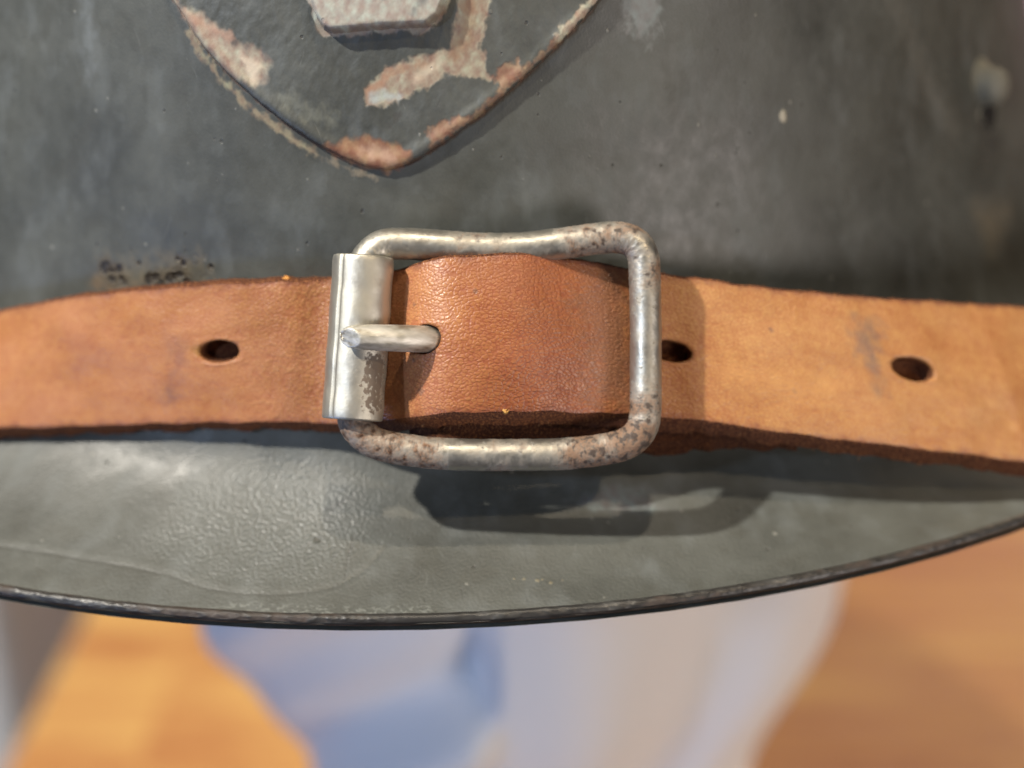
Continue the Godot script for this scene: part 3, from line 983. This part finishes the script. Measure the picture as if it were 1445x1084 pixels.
func leather_skin() -> StandardMaterial3D:
	var px := 150.0 / 2048.0
	var wob := make_noise(61, 0.12, 3)
	var cv := Canvas.new(2048, 288, 100.0, -10.547, px, wob)   # y is minus the width coordinate
	var low := make_noise(62, 0.07, 4)
	var mid := make_noise(63, 0.5, 3)
	var along := make_noise(64, 0.35, 3)
	var grain := make_noise(65, 1.55, 1, FastNoiseLite.TYPE_CELLULAR)
	grain.cellular_return_type = FastNoiseLite.RETURN_DISTANCE2_SUB
	grain.domain_warp_enabled = true
	grain.domain_warp_amplitude = 0.7
	grain.domain_warp_frequency = 0.7
	var crease := make_noise(66, 0.8, 3, FastNoiseLite.TYPE_SIMPLEX_SMOOTH)
	crease.fractal_type = FastNoiseLite.FRACTAL_RIDGED
	var fine := make_noise(67, 4.0, 2)
	for y in cv.h:
		var w := -(-10.547 + y * px)
		for x in cv.w:
			var l := 100.0 + x * px
			var i := y * cv.w + x
			var a := low.get_noise_2d(l, w * 1.4)
			var m := mid.get_noise_2d(l, w)
			var s := along.get_noise_2d(l * 0.25, w * 1.6)
			var f := fine.get_noise_2d(l, w)
			var g := clampf(grain.get_noise_2d(l * 1.25, w * 1.7) + 1.0, 0.0, 1.0)
			var cr := crease.get_noise_2d(l * 0.55, w * 1.5 + 40.0)
			# stronger grain where the strap is bent: in and beside the buckle
			var bent := 0.60 + 0.5 * exp(-pow((l - 178.0) / 26.0, 2.0)) + 0.35 * exp(-pow((l - 151.0) / 6.0, 2.0))
			var furrow := smoothstep(0.34, 0.02, g)
			var k := 1.0 + 0.15 * a + 0.08 * m + 0.05 * s + 0.06 * f - 0.20 * furrow * bent
			var red := smoothstep(192.0, 160.0, l) * 0.6 + 0.7 * a
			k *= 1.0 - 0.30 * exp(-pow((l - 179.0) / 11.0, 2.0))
			var c := Color(0.395, 0.195, 0.070).lerp(Color(0.37, 0.152, 0.064), clampf(red, 0.0, 1.0))
			cv.r[i] = c.r * k; cv.g[i] = c.g * k * k; cv.b[i] = c.b * k * k
			cv.hgt[i] = -0.036 * furrow * bent + 0.03 * bent * smoothstep(0.1, 0.9, cr) * 0.8 + 0.012 * m + 0.006 * f
			cv.rough[i] = 0.39 + 0.10 * a - 0.06 * m + 0.1 * furrow * bent
	var plum := Color(0.14, 0.075, 0.055)
	# a strip of painted shade, then handled and stained places
	cv.patch([Vector2(158, -6.5), Vector2(158.5, 6.5), Vector2(162, 7.5), Vector2(162.5, -7.0)], true, 0.0, Color(0.16, 0.065, 0.03), 0.55, 1.4, 1.2)  # dark strip beside the roller: shade painted where the leather dips
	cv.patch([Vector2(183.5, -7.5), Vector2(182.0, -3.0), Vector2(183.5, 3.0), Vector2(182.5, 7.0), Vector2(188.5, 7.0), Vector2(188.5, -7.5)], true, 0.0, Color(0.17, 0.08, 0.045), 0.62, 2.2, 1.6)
	cv.patch([Vector2(170, -7.4), Vector2(176, -6.6), Vector2(183, -6.9)], false, 1.2, Color(0.24, 0.085, 0.035), 0.5, 1.8, 1.2)
	cv.patch([Vector2(176, -2.5), Vector2(181, -1.0)], false, 1.6, Color(0.22, 0.085, 0.035), 0.35, 2.2, 1.4)
	cv.patch([Vector2(216.8, -5.6), Vector2(216.2, -3.4), Vector2(216.6, -1.4), Vector2(218.1, -2.6), Vector2(218.8, -5.2)], true, 0.4, Color(0.12, 0.092, 0.088), 0.60, 1.7, 1.1)
	cv.patch([Vector2(217.0, -1.0), Vector2(217.2, 2.2)], false, 0.5, Color(0.16, 0.105, 0.085), 0.5, 1.2, 0.9)
	cv.patch([Vector2(133.8, -2.5), Vector2(134.4, 0.5), Vector2(133.6, 3.0), Vector2(133.2, 5.2)], false, 0.7, Color(0.22, 0.105, 0.08), 0.45, 1.2, 1.0)
	cv.patch([Vector2(133.2, 4.4), Vector2(133.3, 5.0)], false, 0.5, Color(0.15, 0.075, 0.06), 0.5, 0.7, 0.4)
	cv.patch([Vector2(119, -3.0), Vector2(124, -1.0), Vector2(121, 1.5)], false, 0.8, Color(0.25, 0.09, 0.06), 0.3, 1.6, 1.2)
	for p in [[164.2, 5.6, 0.45], [163.6, 2.1, 0.25], [170.8, -4.6, 0.3], [205.6, -3.5, 0.3], [206.8, 3.4, 0.3], [163.8, -3.8, 0.25]]:
		cv.dot(p[0], p[1], p[2], plum, 0.6, -0.01)
	for h in HOLES:
		var ring := []
		for q in 16:
			ring.append(Vector2(h[0] + cos(TAU * q / 16.0) * h[2], -h[1] + sin(TAU * q / 16.0) * h[3]))
		cv.patch(ring, true, 0.0, Color(0.13, 0.055, 0.026), 0.55, 0.5, 0.3, -0.02)
	cv.patch([Vector2(136.6, -0.6), Vector2(138.0, -0.4)], false, 0.5, Color(0.30, 0.17, 0.04), 0.6, 0.6, 0.3, -0.08)
	# scuffed pale and brown marks on the right end, and a painted sheen in the buckle
	cv.patch([Vector2(226, 0.5), Vector2(230, 2.0), Vector2(233, 4.0), Vector2(230, 5.5)], false, 0.8, Color(0.30, 0.13, 0.042), 0.4, 1.6, 1.3)
	cv.patch([Vector2(231, 2.0), Vector2(233.5, 5.0)], false, 0.4, Color(0.55, 0.30, 0.12), 0.4, 0.9, 0.9)
	cv.patch([Vector2(200, 2.0), Vector2(206, 3.2), Vector2(211, 2.0)], false, 1.4, Color(0.52, 0.27, 0.095), 0.4, 2.2, 1.4)
	cv.patch([Vector2(165.5, -5.0), Vector2(168, -2.5)], false, 1.2, Color(0.50, 0.24, 0.095), 0.3, 2.0, 1.2)  # pale sheen painted on the upper left of the bulge
	# burnished, darkened margins
	for e in [-1.0, 1.0]:
		var line := []
		for q in 61:
			var l := 100.0 + q * 2.5
			line.append(Vector2(l, -e * (half_width(l, e) - 0.12)))
		cv.patch(line, false, 0.3, Color(0.15, 0.048, 0.030), 0.8, 0.65, 0.4, -0.04)
	var rng := RandomNumberGenerator.new()
	rng.seed = 5
	for k in 60:   # fine scratches
		var q := Vector2(rng.randf_range(112, 235), rng.randf_range(-7, 7))
		var e := Vector2(rng.randf_range(0.8, 4.0), 0.0).rotated(rng.randf_range(-0.7, 0.7))
		cv.patch([q, q + e * 0.5 + Vector2(0, 0.15), q + e], false, 0.015, Color(0.56, 0.30, 0.16) if rng.randf() < 0.6 else Color(0.2, 0.08, 0.04), rng.randf_range(0.15, 0.4), 0.08, 0.05, -0.008)
	return cv.material(1.0, 0.5)


func leather_edge() -> StandardMaterial3D:
	var m := StandardMaterial3D.new()
	var n := NoiseTexture2D.new()
	n.width = 512; n.height = 512
	n.seamless = true
	n.noise = make_noise(71, 0.03, 4)
	var ramp := Gradient.new()
	ramp.offsets = PackedFloat32Array([0.0, 0.45, 0.62, 0.8, 1.0])
	ramp.colors = PackedColorArray([lin(0.05, 0.020, 0.013), lin(0.10, 0.036, 0.020), lin(0.17, 0.065, 0.030), lin(0.34, 0.145, 0.055), lin(0.48, 0.24, 0.09)])
	n.color_ramp = ramp
	m.albedo_texture = n
	m.uv1_triplanar = true
	m.uv1_scale = Vector3.ONE * 150.0
	var b := NoiseTexture2D.new()
	b.width = 512; b.height = 512
	b.seamless = true
	b.noise = make_noise(72, 0.06, 4)
	m.heightmap_enabled = true
	m.heightmap_texture = b
	m.heightmap_scale = 0.03
	m.roughness = 0.85
	m.metallic_specular = 0.3
	return m


# --- buckle: written in its own plane, x along the strap, y across it, z out of it
const BUCKLE_X := Vector3(0.99924, -0.03219, -0.02217)
const BUCKLE_Y := Vector3(0.01933, 0.90001, -0.43544)
const BUCKLE_Z := Vector3(0.03398, 0.43468, 0.89994)
const BUCKLE_O := Vector3(9.315, 26.369, 113.043)
const WIRE := [
	Vector3(-15.15, 8.0, 1.0), Vector3(-14.4, 9.3, 0.9), Vector3(-13.1, 10.25, 0.8), Vector3(-10.85, 10.43, 0.7), Vector3(-7.01, 10.2, 0.6), Vector3(-2.4, 9.9, 0.55), Vector3(2.22, 9.95, 0.6),
	Vector3(6.85, 10.5, 0.7), Vector3(10.6, 10.98, 0.8), Vector3(12.6, 11.0, 0.9), Vector3(14.1, 10.45, 1.0), Vector3(15.0, 9.1, 1.05), Vector3(15.2, 6.87, 1.0), Vector3(15.29, 2.24, 0.9),
	Vector3(15.24, -4.7, 0.9), Vector3(15.18, -7.9, 0.95), Vector3(14.75, -9.7, 1.0), Vector3(13.5, -11.05, 1.0), Vector3(11.3, -11.8, 0.9), Vector3(6.69, -12.35, 0.8), Vector3(0.54, -12.46, 0.8), Vector3(-5.61, -12.34, 0.8),
	Vector3(-10.6, -11.84, 0.8), Vector3(-13.9, -11.1, 0.9), Vector3(-15.75, -9.75, 1.0), Vector3(-16.4, -8.2, 1.0), Vector3(-16.2, -5.0, 1.0), Vector3(-15.8, 0.0, 1.0), Vector3(-15.4, 5.0, 1.0), Vector3(-15.15, 8.0, 1.0)]


func buckle_pt(p: Vector3) -> Vector3:
	return (BUCKLE_O + BUCKLE_X * p.x + BUCKLE_Y * p.y + BUCKLE_Z * p.z) * MM


func build_buckle(strap: Node3D) -> void:
	# frame: a bent steel wire
	var path := PackedVector3Array()
	var n := WIRE.size()
	for i in n - 1:
		for k in 10:
			var t := k / 10.0
			var p0: Vector3 = WIRE[i - 1] if i > 0 else WIRE[n - 2]
			var p1: Vector3 = WIRE[i]
			var p2: Vector3 = WIRE[i + 1]
			var p3: Vector3 = WIRE[i + 2] if i + 2 < n else WIRE[1]
			path.append(0.5 * (2.0 * p1 + (p2 - p0) * t + (2.0 * p0 - 5.0 * p1 + 4.0 * p2 - p3) * t * t + (3.0 * p1 - p0 - 3.0 * p2 + p3) * t * t * t))
	path.append(path[0])
	var pts := PackedVector3Array()
	var uvs := PackedVector2Array()
	var run := 0.0
	var rn := make_noise(81, 0.5, 2)
	var sides := 28
	var rows := path.size()
	var lens := PackedFloat32Array([0.0])
	for i in range(1, rows):
		lens.append(lens[i - 1] + path[i].distance_to(path[i - 1]))
	for i in rows:
		var ip := i - 1 if i > 0 else rows - 2
		var inx := i + 1 if i < rows - 1 else 1
		var tang := (path[inx] - path[ip]).normalized()
		var side := tang.cross(Vector3(0, 0, 1)).normalized()
		var upv := side.cross(tang).normalized()
		run = lens[i]
		for j in sides + 1:
			var a := TAU * j / sides
			var rad := 1.72 * (1.0 + 0.035 * rn.get_noise_2d(path[i].x * 3.0 + 50.0 * cos(a), path[i].y * 3.0 + sin(a)))
			pts.append(buckle_pt(path[i] + side * cos(a) * rad + upv * sin(a) * rad))
			uvs.append(Vector2(run / lens[-1], j / float(sides)))
	var frame := obj("buckle", grid(pts, uvs, sides + 1, rows, false), [wire_metal(lens[-1], path, lens)], strap)
	frame.set_meta("label", "nickelled steel buckle frame with rusty corners")

	# roller: a rolled sheet tube round the left bar
	var axis0 := Vector3(-15.15, 9.05, 1.35)
	var axis1 := Vector3(-16.46, -8.55, 1.35)
	var ay := (axis0 - axis1).normalized()
	var ax := ay.cross(Vector3(0, 0, 1)).normalized()
	var az := ax.cross(ay).normalized()
	var prof := [[0.5, 2.55], [0.5, 2.55], [0.08, 2.6], [0.0, 2.75], [0.0, 3.0], [0.06, 3.18], [0.25, 3.26]]
	pts = PackedVector3Array()
	uvs = PackedVector2Array()
	var long := axis0.distance_to(axis1)
	var ring_list := []
	ring_list.append([long * 0.5, 2.5])
	for p in prof.slice(1):
		ring_list.append([p[0], p[1]])
	for k in range(1, 24):
		ring_list.append([long * k / 24.0, 3.28 + 0.03 * sin(k * 0.9)])
	for k in range(prof.size() - 1, 0, -1):
		ring_list.append([long - prof[k][0], prof[k][1]])
	ring_list.append([long * 0.5, 2.5])
	var rs := 96
	var dn := make_noise(83, 0.22, 2)
	for e in ring_list:
		for j in rs + 1:
			var a := TAU * j / rs
			var rad: float = e[1]
			# the seam where the sheet meets itself, on the left flank
			var seam := absf(wrapf(a - 2.27, -PI, PI))
			rad -= 0.22 * exp(-pow(seam / 0.035, 2.0)) * smoothstep(2.9, 3.1, rad)
			rad += 0.05 * dn.get_noise_2d(e[0] * 2.0, cos(a) * 8.0 + sin(a) * 3.0)
			var c: Vector3 = axis1 + ay * e[0]
			pts.append(buckle_pt(c + ax * cos(a) * rad + az * sin(a) * rad * 0.9))
			uvs.append(Vector2(j / float(rs), clampf(e[0] / long, 0.0, 1.0)))
	obj("roller", grid(pts, uvs, rs + 1, ring_list.size(), false), [roller_metal(long)], frame)

	# prong: a tapered rod, cut flat at its tip, through the leather and over the roller
	var rod := [Vector3(-0.5, 0.0, -2.0), Vector3(-3.5, 0.0, -1.2), Vector3(-6.5, 0.03, 0.7), Vector3(-8.8, 0.05, 2.7), Vector3(-11.0, 0.08, 4.1), Vector3(-13.3, 0.12, 5.0), Vector3(-15.5, 0.18, 5.55), Vector3(-16.6, 0.22, 5.7), Vector3(-17.35, 0.25, 5.7)]
	var rads := [1.35, 1.4, 1.42, 1.44, 1.44, 1.4, 1.32, 1.12, 0.6]
	pts = PackedVector3Array()
	uvs = PackedVector2Array()
	var cut_n := Vector3(-0.50, -0.22, 0.83).normalized()
	var cut_p := Vector3(-15.9, -0.1, 6.45)
	var rows2 := 0
	for i in rod.size() - 1:
		for k in 8:
			var t := k / 8.0
			var c: Vector3 = spline(rod, i, t)
			var c2: Vector3 = spline(rod, i, t + 0.02)
			var tg := (c2 - c).normalized()
			var sd := tg.cross(Vector3(0, 1, 0)).normalized()
			var rad := lerpf(rads[i], rads[i + 1], t)
			for j in 33:
				var a := TAU * j / 32.0
				var p := c + sd * cos(a) * rad + Vector3(0, 1, 0) * sin(a) * rad
				var over := (p - cut_p).dot(cut_n)
				if over > 0.0:
					p -= cut_n * over * 0.97
				pts.append(buckle_pt(p))
				uvs.append(Vector2(j / 32.0, rows2 / 64.0))
			rows2 += 1
	for r in [0.3, 0.02]:
		for j in 33:
			var a := TAU * j / 32.0
			var p := Vector3(-17.5, 0.26 + sin(a) * r, 5.72 + cos(a) * r)
			var over := (p - cut_p).dot(cut_n)
			if over > 0.0:
				p -= cut_n * over * 0.97
			pts.append(buckle_pt(p))
			uvs.append(Vector2(j / 32.0, 1.0))
		rows2 += 1
	var pm := StandardMaterial3D.new()
	pm.albedo_color = lin(0.46, 0.44, 0.38)
	pm.metallic = 0.75
	pm.roughness = 0.55
	var pb := NoiseTexture2D.new()
	pb.width = 256; pb.height = 256; pb.seamless = true
	pb.noise = make_noise(85, 0.03, 4)
	pm.heightmap_enabled = true
	pm.heightmap_texture = pb
	pm.heightmap_scale = 0.004
	var pa := NoiseTexture2D.new()
	pa.width = 256; pa.height = 256; pa.seamless = true
	pa.noise = make_noise(86, 0.02, 4)
	var pr := Gradient.new()
	pr.offsets = PackedFloat32Array([0.0, 0.35, 0.6, 1.0])
	pr.colors = PackedColorArray([lin(0.18, 0.14, 0.10), lin(0.42, 0.40, 0.34), lin(0.60, 0.58, 0.52), lin(0.72, 0.70, 0.64)])
	pa.color_ramp = pr
	pm.albedo_color = Color.WHITE
	pm.albedo_texture = pa
	obj("prong", grid(pts, uvs, 33, rows2, true), [pm], frame)


func wire_metal(total: float, path: PackedVector3Array, lens: PackedFloat32Array) -> StandardMaterial3D:
	var w := 1536
	var h := 128
	var cv := Canvas.new(w, h, 0.0, 0.0, total / w, make_noise(90, 0.12, 3))
	var big := make_noise(91, 0.16, 4)
	var spk := make_noise(92, 0.95, 4)
	var fine := make_noise(93, 2.6, 2)
	# where along the wire, how far, how strong, colour kind (0 orange rust, 1 dark speckle)
	var spots := [[Vector2(-14.6, -10.6), 5.0, 1.05, 0], [Vector2(-9.5, -12.0), 3.2, 0.75, 0], [Vector2(13.2, -11.0), 4.2, 0.95, 1], [Vector2(8.6, -12.2), 3.2, 0.85, 1], [Vector2(15.1, -7.6), 2.4, 0.7, 1],
		[Vector2(12.5, 11.0), 3.4, 0.62, 1], [Vector2(8.5, 10.7), 3.0, 0.6, 0], [Vector2(-3.0, 9.9), 3.0, 0.3, 0], [Vector2(15.1, 7.6), 3.0, 0.52, 1], [Vector2(0.0, -12.4), 3.0, 0.45, 1]]
	for x in w:
		var l := total * x / w
		var k := clampi(lens.bsearch(l), 0, path.size() - 1)
		var at := Vector2(path[k].x, path[k].y)
		var orange := 0.0
		var dark := 0.0
		for s in spots:
			var q: float = s[2] * exp(-pow(at.distance_to(s[0]) / s[1], 2.0))
			if s[3] == 0:
				orange = maxf(orange, q)
			else:
				dark = maxf(dark, q)
		for y in h:
			var a := TAU * y / h
			# noise on a cylinder, so that it closes round the wire
			var p3 := Vector3(l, 1.58 * cos(a), 1.58 * sin(a))
			var b := big.get_noise_3dv(p3 * 2.0)
			var sp := spk.get_noise_3dv(p3)
			var f := fine.get_noise_3dv(p3)
			var i := y * w + x
			var o := smoothstep(0.08, 0.85, orange * 1.1 + 0.55 * b + 0.22 * sp)
			var d := smoothstep(0.36, 0.74, dark * 0.46 + 0.18 * b + 0.85 * sp)
			o = maxf(o * (0.75 + 0.5 * sp), 0.85 * smoothstep(0.15, 0.85, dark + 0.5 * b))
			var tarnish := smoothstep(0.0, 0.5, b) * 0.35
			var base := Color(0.45, 0.435, 0.385).lerp(Color(0.28, 0.255, 0.20), tarnish)
			var rust := Color(0.165, 0.078, 0.034).lerp(Color(0.070, 0.038, 0.022), smoothstep(-0.2, 0.4, f + sp))
			var c := base.lerp(rust, o).lerp(Color(0.045, 0.030, 0.023), d * 0.9)
			cv.r[i] = c.r; cv.g[i] = c.g; cv.b[i] = c.b
			cv.metal[i] = 0.95 * (1.0 - o) * (1.0 - d * 0.9)
			cv.rough[i] = lerpf(0.45 + 0.10 * b + 0.05 * f, 0.75, maxf(o, d * 0.8))
			cv.hgt[i] = 0.004 * f + 0.03 * o * (sp + f) - 0.035 * d + 0.003 * sp
	return cv.material()


func roller_metal(long: float) -> StandardMaterial3D:
	var w := 512
	var h := 448
	var cv := Canvas.new(w, h, 0.0, 0.0, TAU * 3.2 / w, make_noise(95, 0.12, 3))
	var big := make_noise(96, 0.22, 4)
	var spk := make_noise(97, 1.4, 3)
	var fine := make_noise(98, 3.0, 2)
	for y in h:
		var l := long * y / h
		for x in w:
			var a := TAU * x / w
			var p3 := Vector3(l, 3.2 * cos(a), 3.2 * sin(a))
			var b := big.get_noise_3dv(p3)
			var sp := spk.get_noise_3dv(p3)
			var f := fine.get_noise_3dv(p3)
			# a brown bloom on the right flank below the prong
			var bloom := 1.15 * exp(-pow((a - 0.85) / 0.55, 2.0)) * smoothstep(9.0, 6.0, l) * smoothstep(0.2, 2.0, l)
			var d := smoothstep(0.35, 0.62, bloom * 0.68 + 0.25 * b + 0.55 * sp)
			var tarnish := smoothstep(-0.1, 0.5, b) * 0.4
			var c := Color(0.48, 0.465, 0.405).lerp(Color(0.32, 0.295, 0.235), tarnish).lerp(Color(0.085, 0.05, 0.03), d * 0.85)
			var i := y * w + x
			cv.r[i] = c.r; cv.g[i] = c.g; cv.b[i] = c.b
			cv.metal[i] = 0.95 * (1.0 - d)
			cv.rough[i] = lerpf(0.52 + 0.10 * b, 0.75, d)
			cv.hgt[i] = 0.003 * f - 0.015 * d + 0.003 * sp
	return cv.material()


func build_fibres(strap: Node3D) -> void:
	# loose fibres along the cut edges, one mesh
	var st := SurfaceTool.new()
	st.begin(Mesh.PRIMITIVE_TRIANGLES)
	var rng := RandomNumberGenerator.new()
	rng.seed = 17
	for k in 520:
		var l := rng.randf_range(95.0, 250.0)
		var low := rng.randf() < 0.68
		var sgn := -1.0 if low else 1.0
		var d := rng.randf_range(0.5, 2.1) if low else rng.randf_range(0.1, 1.6)
		var w0 := sgn * (half_width(l, sgn) - 0.05 + (1.45 * d / 2.2 if low else 0.0))
		var len_ := rng.randf_range(0.15, 0.55) * (1.6 if rng.randf() < 0.07 else 1.0)
		var dir := Vector3(rng.randf_range(-0.9, 0.9), sgn * rng.randf_range(0.4, 1.0), rng.randf_range(-0.7, 0.5)).normalized() * len_
		var p0 := leather(l, w0, d)
		var p1 := leather(l + dir.x * 0.5, w0 + dir.y * 0.6, d - dir.z * 0.3)
		var p2 := leather(l + dir.x + rng.randf_range(-0.15, 0.15), w0 + dir.y, d - dir.z)
		var rad := rng.randf_range(0.016, 0.034)
		var v := rng.randf()
		var col := Color(0.10, 0.045, 0.022).lerp(Color(0.42, 0.20, 0.075), v * v)
		st.set_color(col)
		var prev := []
		for q in 3:
			var c: Vector3 = [p0, p1, p2][q]
			var tg: Vector3 = (p2 - p0).normalized()
			var u := tg.cross(Vector3(0.3, 0.2, 1)).normalized()
			var vv := tg.cross(u)
			var ring := []
			for j in 3:
				ring.append((c + (u * cos(TAU * j / 3.0) + vv * sin(TAU * j / 3.0)) * rad * [1.0, 0.85, 0.3][q]) * MM)
			if q:
				for j in 3:
					var j2 := (j + 1) % 3
					for e in [prev[j], prev[j2], ring[j2], prev[j], ring[j2], ring[j]]:
						st.add_vertex(e)
			prev = ring
	st.generate_normals()
	var m := StandardMaterial3D.new()
	m.vertex_color_use_as_albedo = true
	m.roughness = 0.8
	var f := obj("leather_fibres", st.commit(), [m], strap)
	f.set_meta("kind", "stuff")
	# crumbs of leather and pale grit caught on the edges
	for c in [[173.3, -8.25, 0.3, 0.55, Color(0.50, 0.27, 0.07)], [186.9, -10.6, 1.9, 0.95, Color(0.46, 0.25, 0.07)], [147.2, 8.25, 0.5, 0.5, Color(0.50, 0.22, 0.05)], [210.9, 8.35, 0.6, 0.5, Color(0.45, 0.22, 0.07)], [215.0, -8.0, 0.4, 0.3, Color(0.30, 0.12, 0.04)]]:
		var rn := make_noise(int(c[0]), 0.9, 2)
		var pts := PackedVector3Array()
		var uvs := PackedVector2Array()
		var mid := leather(c[0], c[1], c[2])
		for j in 9:
			for i in 13:
				var a := TAU * (i % 12) / 12.0
				var e := PI * j / 8.0
				var d := Vector3(cos(a) * sin(e), cos(e), sin(a) * sin(e))
				pts.append((mid + d * c[3] * (0.75 + 0.7 * rn.get_noise_3dv(d * 2.0)) * Vector3(1.2, 0.8, 1.0)) * MM)
				uvs.append(Vector2(i / 12.0, j / 8.0))
		var cm := StandardMaterial3D.new()
		var cc: Color = c[4]
		cm.albedo_color = cc.linear_to_srgb()
		cm.roughness = 0.8
		obj("leather_crumb", grid(pts, uvs, 13, 9, true), [cm], strap)


# ------------------------------------------------------------------ what stands round and under the helmet

func wood() -> StandardMaterial3D:
	var cv := Canvas.new(1024, 1024, 0.0, 0.0, 1.0, make_noise(100, 0.1, 2))
	var bands := make_noise(101, 0.012, 4)
	var line := make_noise(102, 0.05, 3)
	var pore := make_noise(103, 0.25, 2)
	for y in cv.h:
		for x in cv.w:
			var i := y * cv.w + x
			var b := bands.get_noise_2d(x * 0.22, y + 6.0 * bands.get_noise_2d(x * 0.5, y * 0.3 + 900.0))
			var l := line.get_noise_2d(x * 0.10, y)
			var p := smoothstep(0.25, 0.6, pore.get_noise_2d(x * 0.12, y))
			var k := 1.0 + 0.35 * b + 0.20 * l - 0.22 * p
			cv.r[i] = 0.42 * k; cv.g[i] = 0.215 * k * k; cv.b[i] = 0.070 * k * k
			cv.rough[i] = 0.42 + 0.1 * l
			cv.hgt[i] = -0.04 * p
	return cv.material(1.0, 0.4)


func build_setting() -> void:
	var floor_m := StandardMaterial3D.new()
	floor_m.albedo_color = lin(0.11, 0.075, 0.055)
	floor_m.roughness = 0.7
	var fl := MeshInstance3D.new()
	var fb := BoxMesh.new()
	fb.size = Vector3(9.0, 0.1, 6.0)
	fl.mesh = fb
	fl.name = "floor"
	fl.position = Vector3(0, -0.05, 0)
	fl.set_surface_override_material(0, floor_m)
	fl.set_meta("kind", "structure")
	fl.set_meta("label", "dark brown floor seen past the edge of the wooden table")
	fl.set_meta("category", "floor")
	add_child(fl)

	var wall := MeshInstance3D.new()
	var wb := BoxMesh.new()
	wb.size = Vector3(9.0, 2.8, 0.1)
	wall.mesh = wb
	wall.name = "wall"
	wall.position = Vector3(0.0, 1.4, -1.05)
	var wm := StandardMaterial3D.new()
	wm.albedo_color = lin(0.60, 0.42, 0.50)
	wm.roughness = 0.85
	wall.set_surface_override_material(0, wm)
	wall.set_meta("kind", "structure")
	wall.set_meta("label", "pinkish lilac wall beyond the right side of the helmet")
	wall.set_meta("category", "wall")
	add_child(wall)

	var table := thing("table", "orange-brown wooden table the helmet stand is set on", "table", Vector3(0.0, 0.0, 0.0))
	table.rotation.y = deg_to_rad(-4.5)
	var w := wood()
	var top := box_mesh(Vector3(0.90, 0.030, 0.70), 0.002)
	w.uv1_triplanar = true
	w.uv1_scale = Vector3(2.4, 2.4, 2.4)
	var t := obj("table_top", top, [w], table)
	t.position = Vector3(0.325, TABLE_TOP - 0.030, -0.27)
	for c in [Vector2(-0.09, 0.05), Vector2(0.74, 0.05), Vector2(-0.09, -0.59), Vector2(0.74, -0.59)]:
		var leg := obj("leg", box_mesh(Vector3(0.05, TABLE_TOP - 0.030, 0.05), 0.003), [w], table)
		leg.position = Vector3(c.x, 0.0, c.y)

	var plinth := box_mesh(Vector3(0.5, 0.90, 0.5), 0.004)
	var pm := StandardMaterial3D.new()
	pm.albedo_color = lin(0.62, 0.65, 0.68)
	pm.roughness = 0.6
	var p := MeshInstance3D.new()
	p.name = "display_plinth"
	p.mesh = plinth
	p.set_surface_override_material(0, pm)
	p.position = Vector3(-0.437, 0.0, -0.55)
	p.set_meta("label", "pale grey block standing left of the wooden table")
	p.set_meta("category", "plinth")
	add_child(p)


func build_stand() -> void:
	# white cloth gathered round a post, flaring up into the helmet
	var stand := thing("draped_stand", "white cloth-draped stand holding up the helmet above the table", "stand", Vector3(0.006, TABLE_TOP, 0.0))
	var cloth := StandardMaterial3D.new()
	cloth.albedo_color = lin(0.80, 0.79, 0.78)
	cloth.roughness = 0.9
	var weave := NoiseTexture2D.new()
	weave.width = 256; weave.height = 256; weave.seamless = true
	weave.noise = make_noise(110, 0.08, 3)
	cloth.heightmap_enabled = true
	cloth.heightmap_texture = weave
	cloth.heightmap_scale = 0.02
	cloth.uv1_triplanar = true
	cloth.uv1_scale = Vector3.ONE * 60.0
	var nf := make_noise(111, 0.8, 2)
	var pts := PackedVector3Array()
	var uvs := PackedVector2Array()
	var rows := 70
	var cols := 145
	for j in rows:
		var v := j / float(rows - 1)
		var y := v * 185.0   # mm over the table; the rim is at 170
		for i in cols:
			var a := TAU * i / (cols - 1)
			# half width left and right as seen from the front
			var left := lerpf(22.0, 56.0, smoothstep(20.0, 118.0, y)) if y < 118.0 else 56.0 + (y - 118.0) * 0.25
			var right := lerpf(48.0, 62.0, smoothstep(62.0, 100.0, y)) if y < 100.0 else 62.0 + (y - 100.0) * 0.25
			if y < 20.0:
				left += (20.0 - y) * 1.2
				right += (20.0 - y) * 0.5
			var sx := right if sin(a) > 0.0 else left
			var rx := lerpf((left + right) * 0.5, sx, absf(sin(a)))
			var rz := (left + right) * 0.42
			# folds: ridges fanning out upwards from a pinch low at the front
			var fan := a / (0.45 + 0.75 * v) + 0.15
			var f := 5.0 * sin(fan * 4.2 + 0.7) + 2.2 * sin(fan * 9.0 + 2.0 + 2.0 * v)
			var amp := smoothstep(0.0, 0.5, v) * (1.0 if absf(wrapf(a, -PI, PI)) < 2.6 else 0.5)
			var g := f * amp * (0.85 if a < PI else 0.9) + 2.5 * nf.get_noise_2d(sin(a) * 1.5, v * 2.0)
			pts.append(Vector3(sin(a) * (rx + g * 0.4), y, cos(a) * (rz + g)) * MM)
			uvs.append(Vector2(i / float(cols - 1), v))
	for i in cols:
		pts[(rows - 1) * cols + i] = pts[(rows - 1) * cols + i]
	for j in rows:
		pts[j * cols + cols - 1] = pts[j * cols]
	obj("cloth", grid(pts, uvs, cols, rows, false, null, true), [cloth], stand)
	# crown pad that carries the helmet
	var pad := PackedVector3Array()
	var pu := PackedVector2Array()
	for j in 20:
		var e := PI * 0.5 * j / 19.0
		for i in 49:
			var a := TAU * i / 48.0
			pad.append(Vector3(sin(a) * 66.0 * cos(e), 180.0 + 138.0 * sin(e), cos(a) * 72.0 * cos(e)) * MM)
			pu.append(Vector2(i / 48.0, j / 19.0))
	obj("head_pad", grid(pad, pu, 49, 20, false, null, true), [cloth], stand)
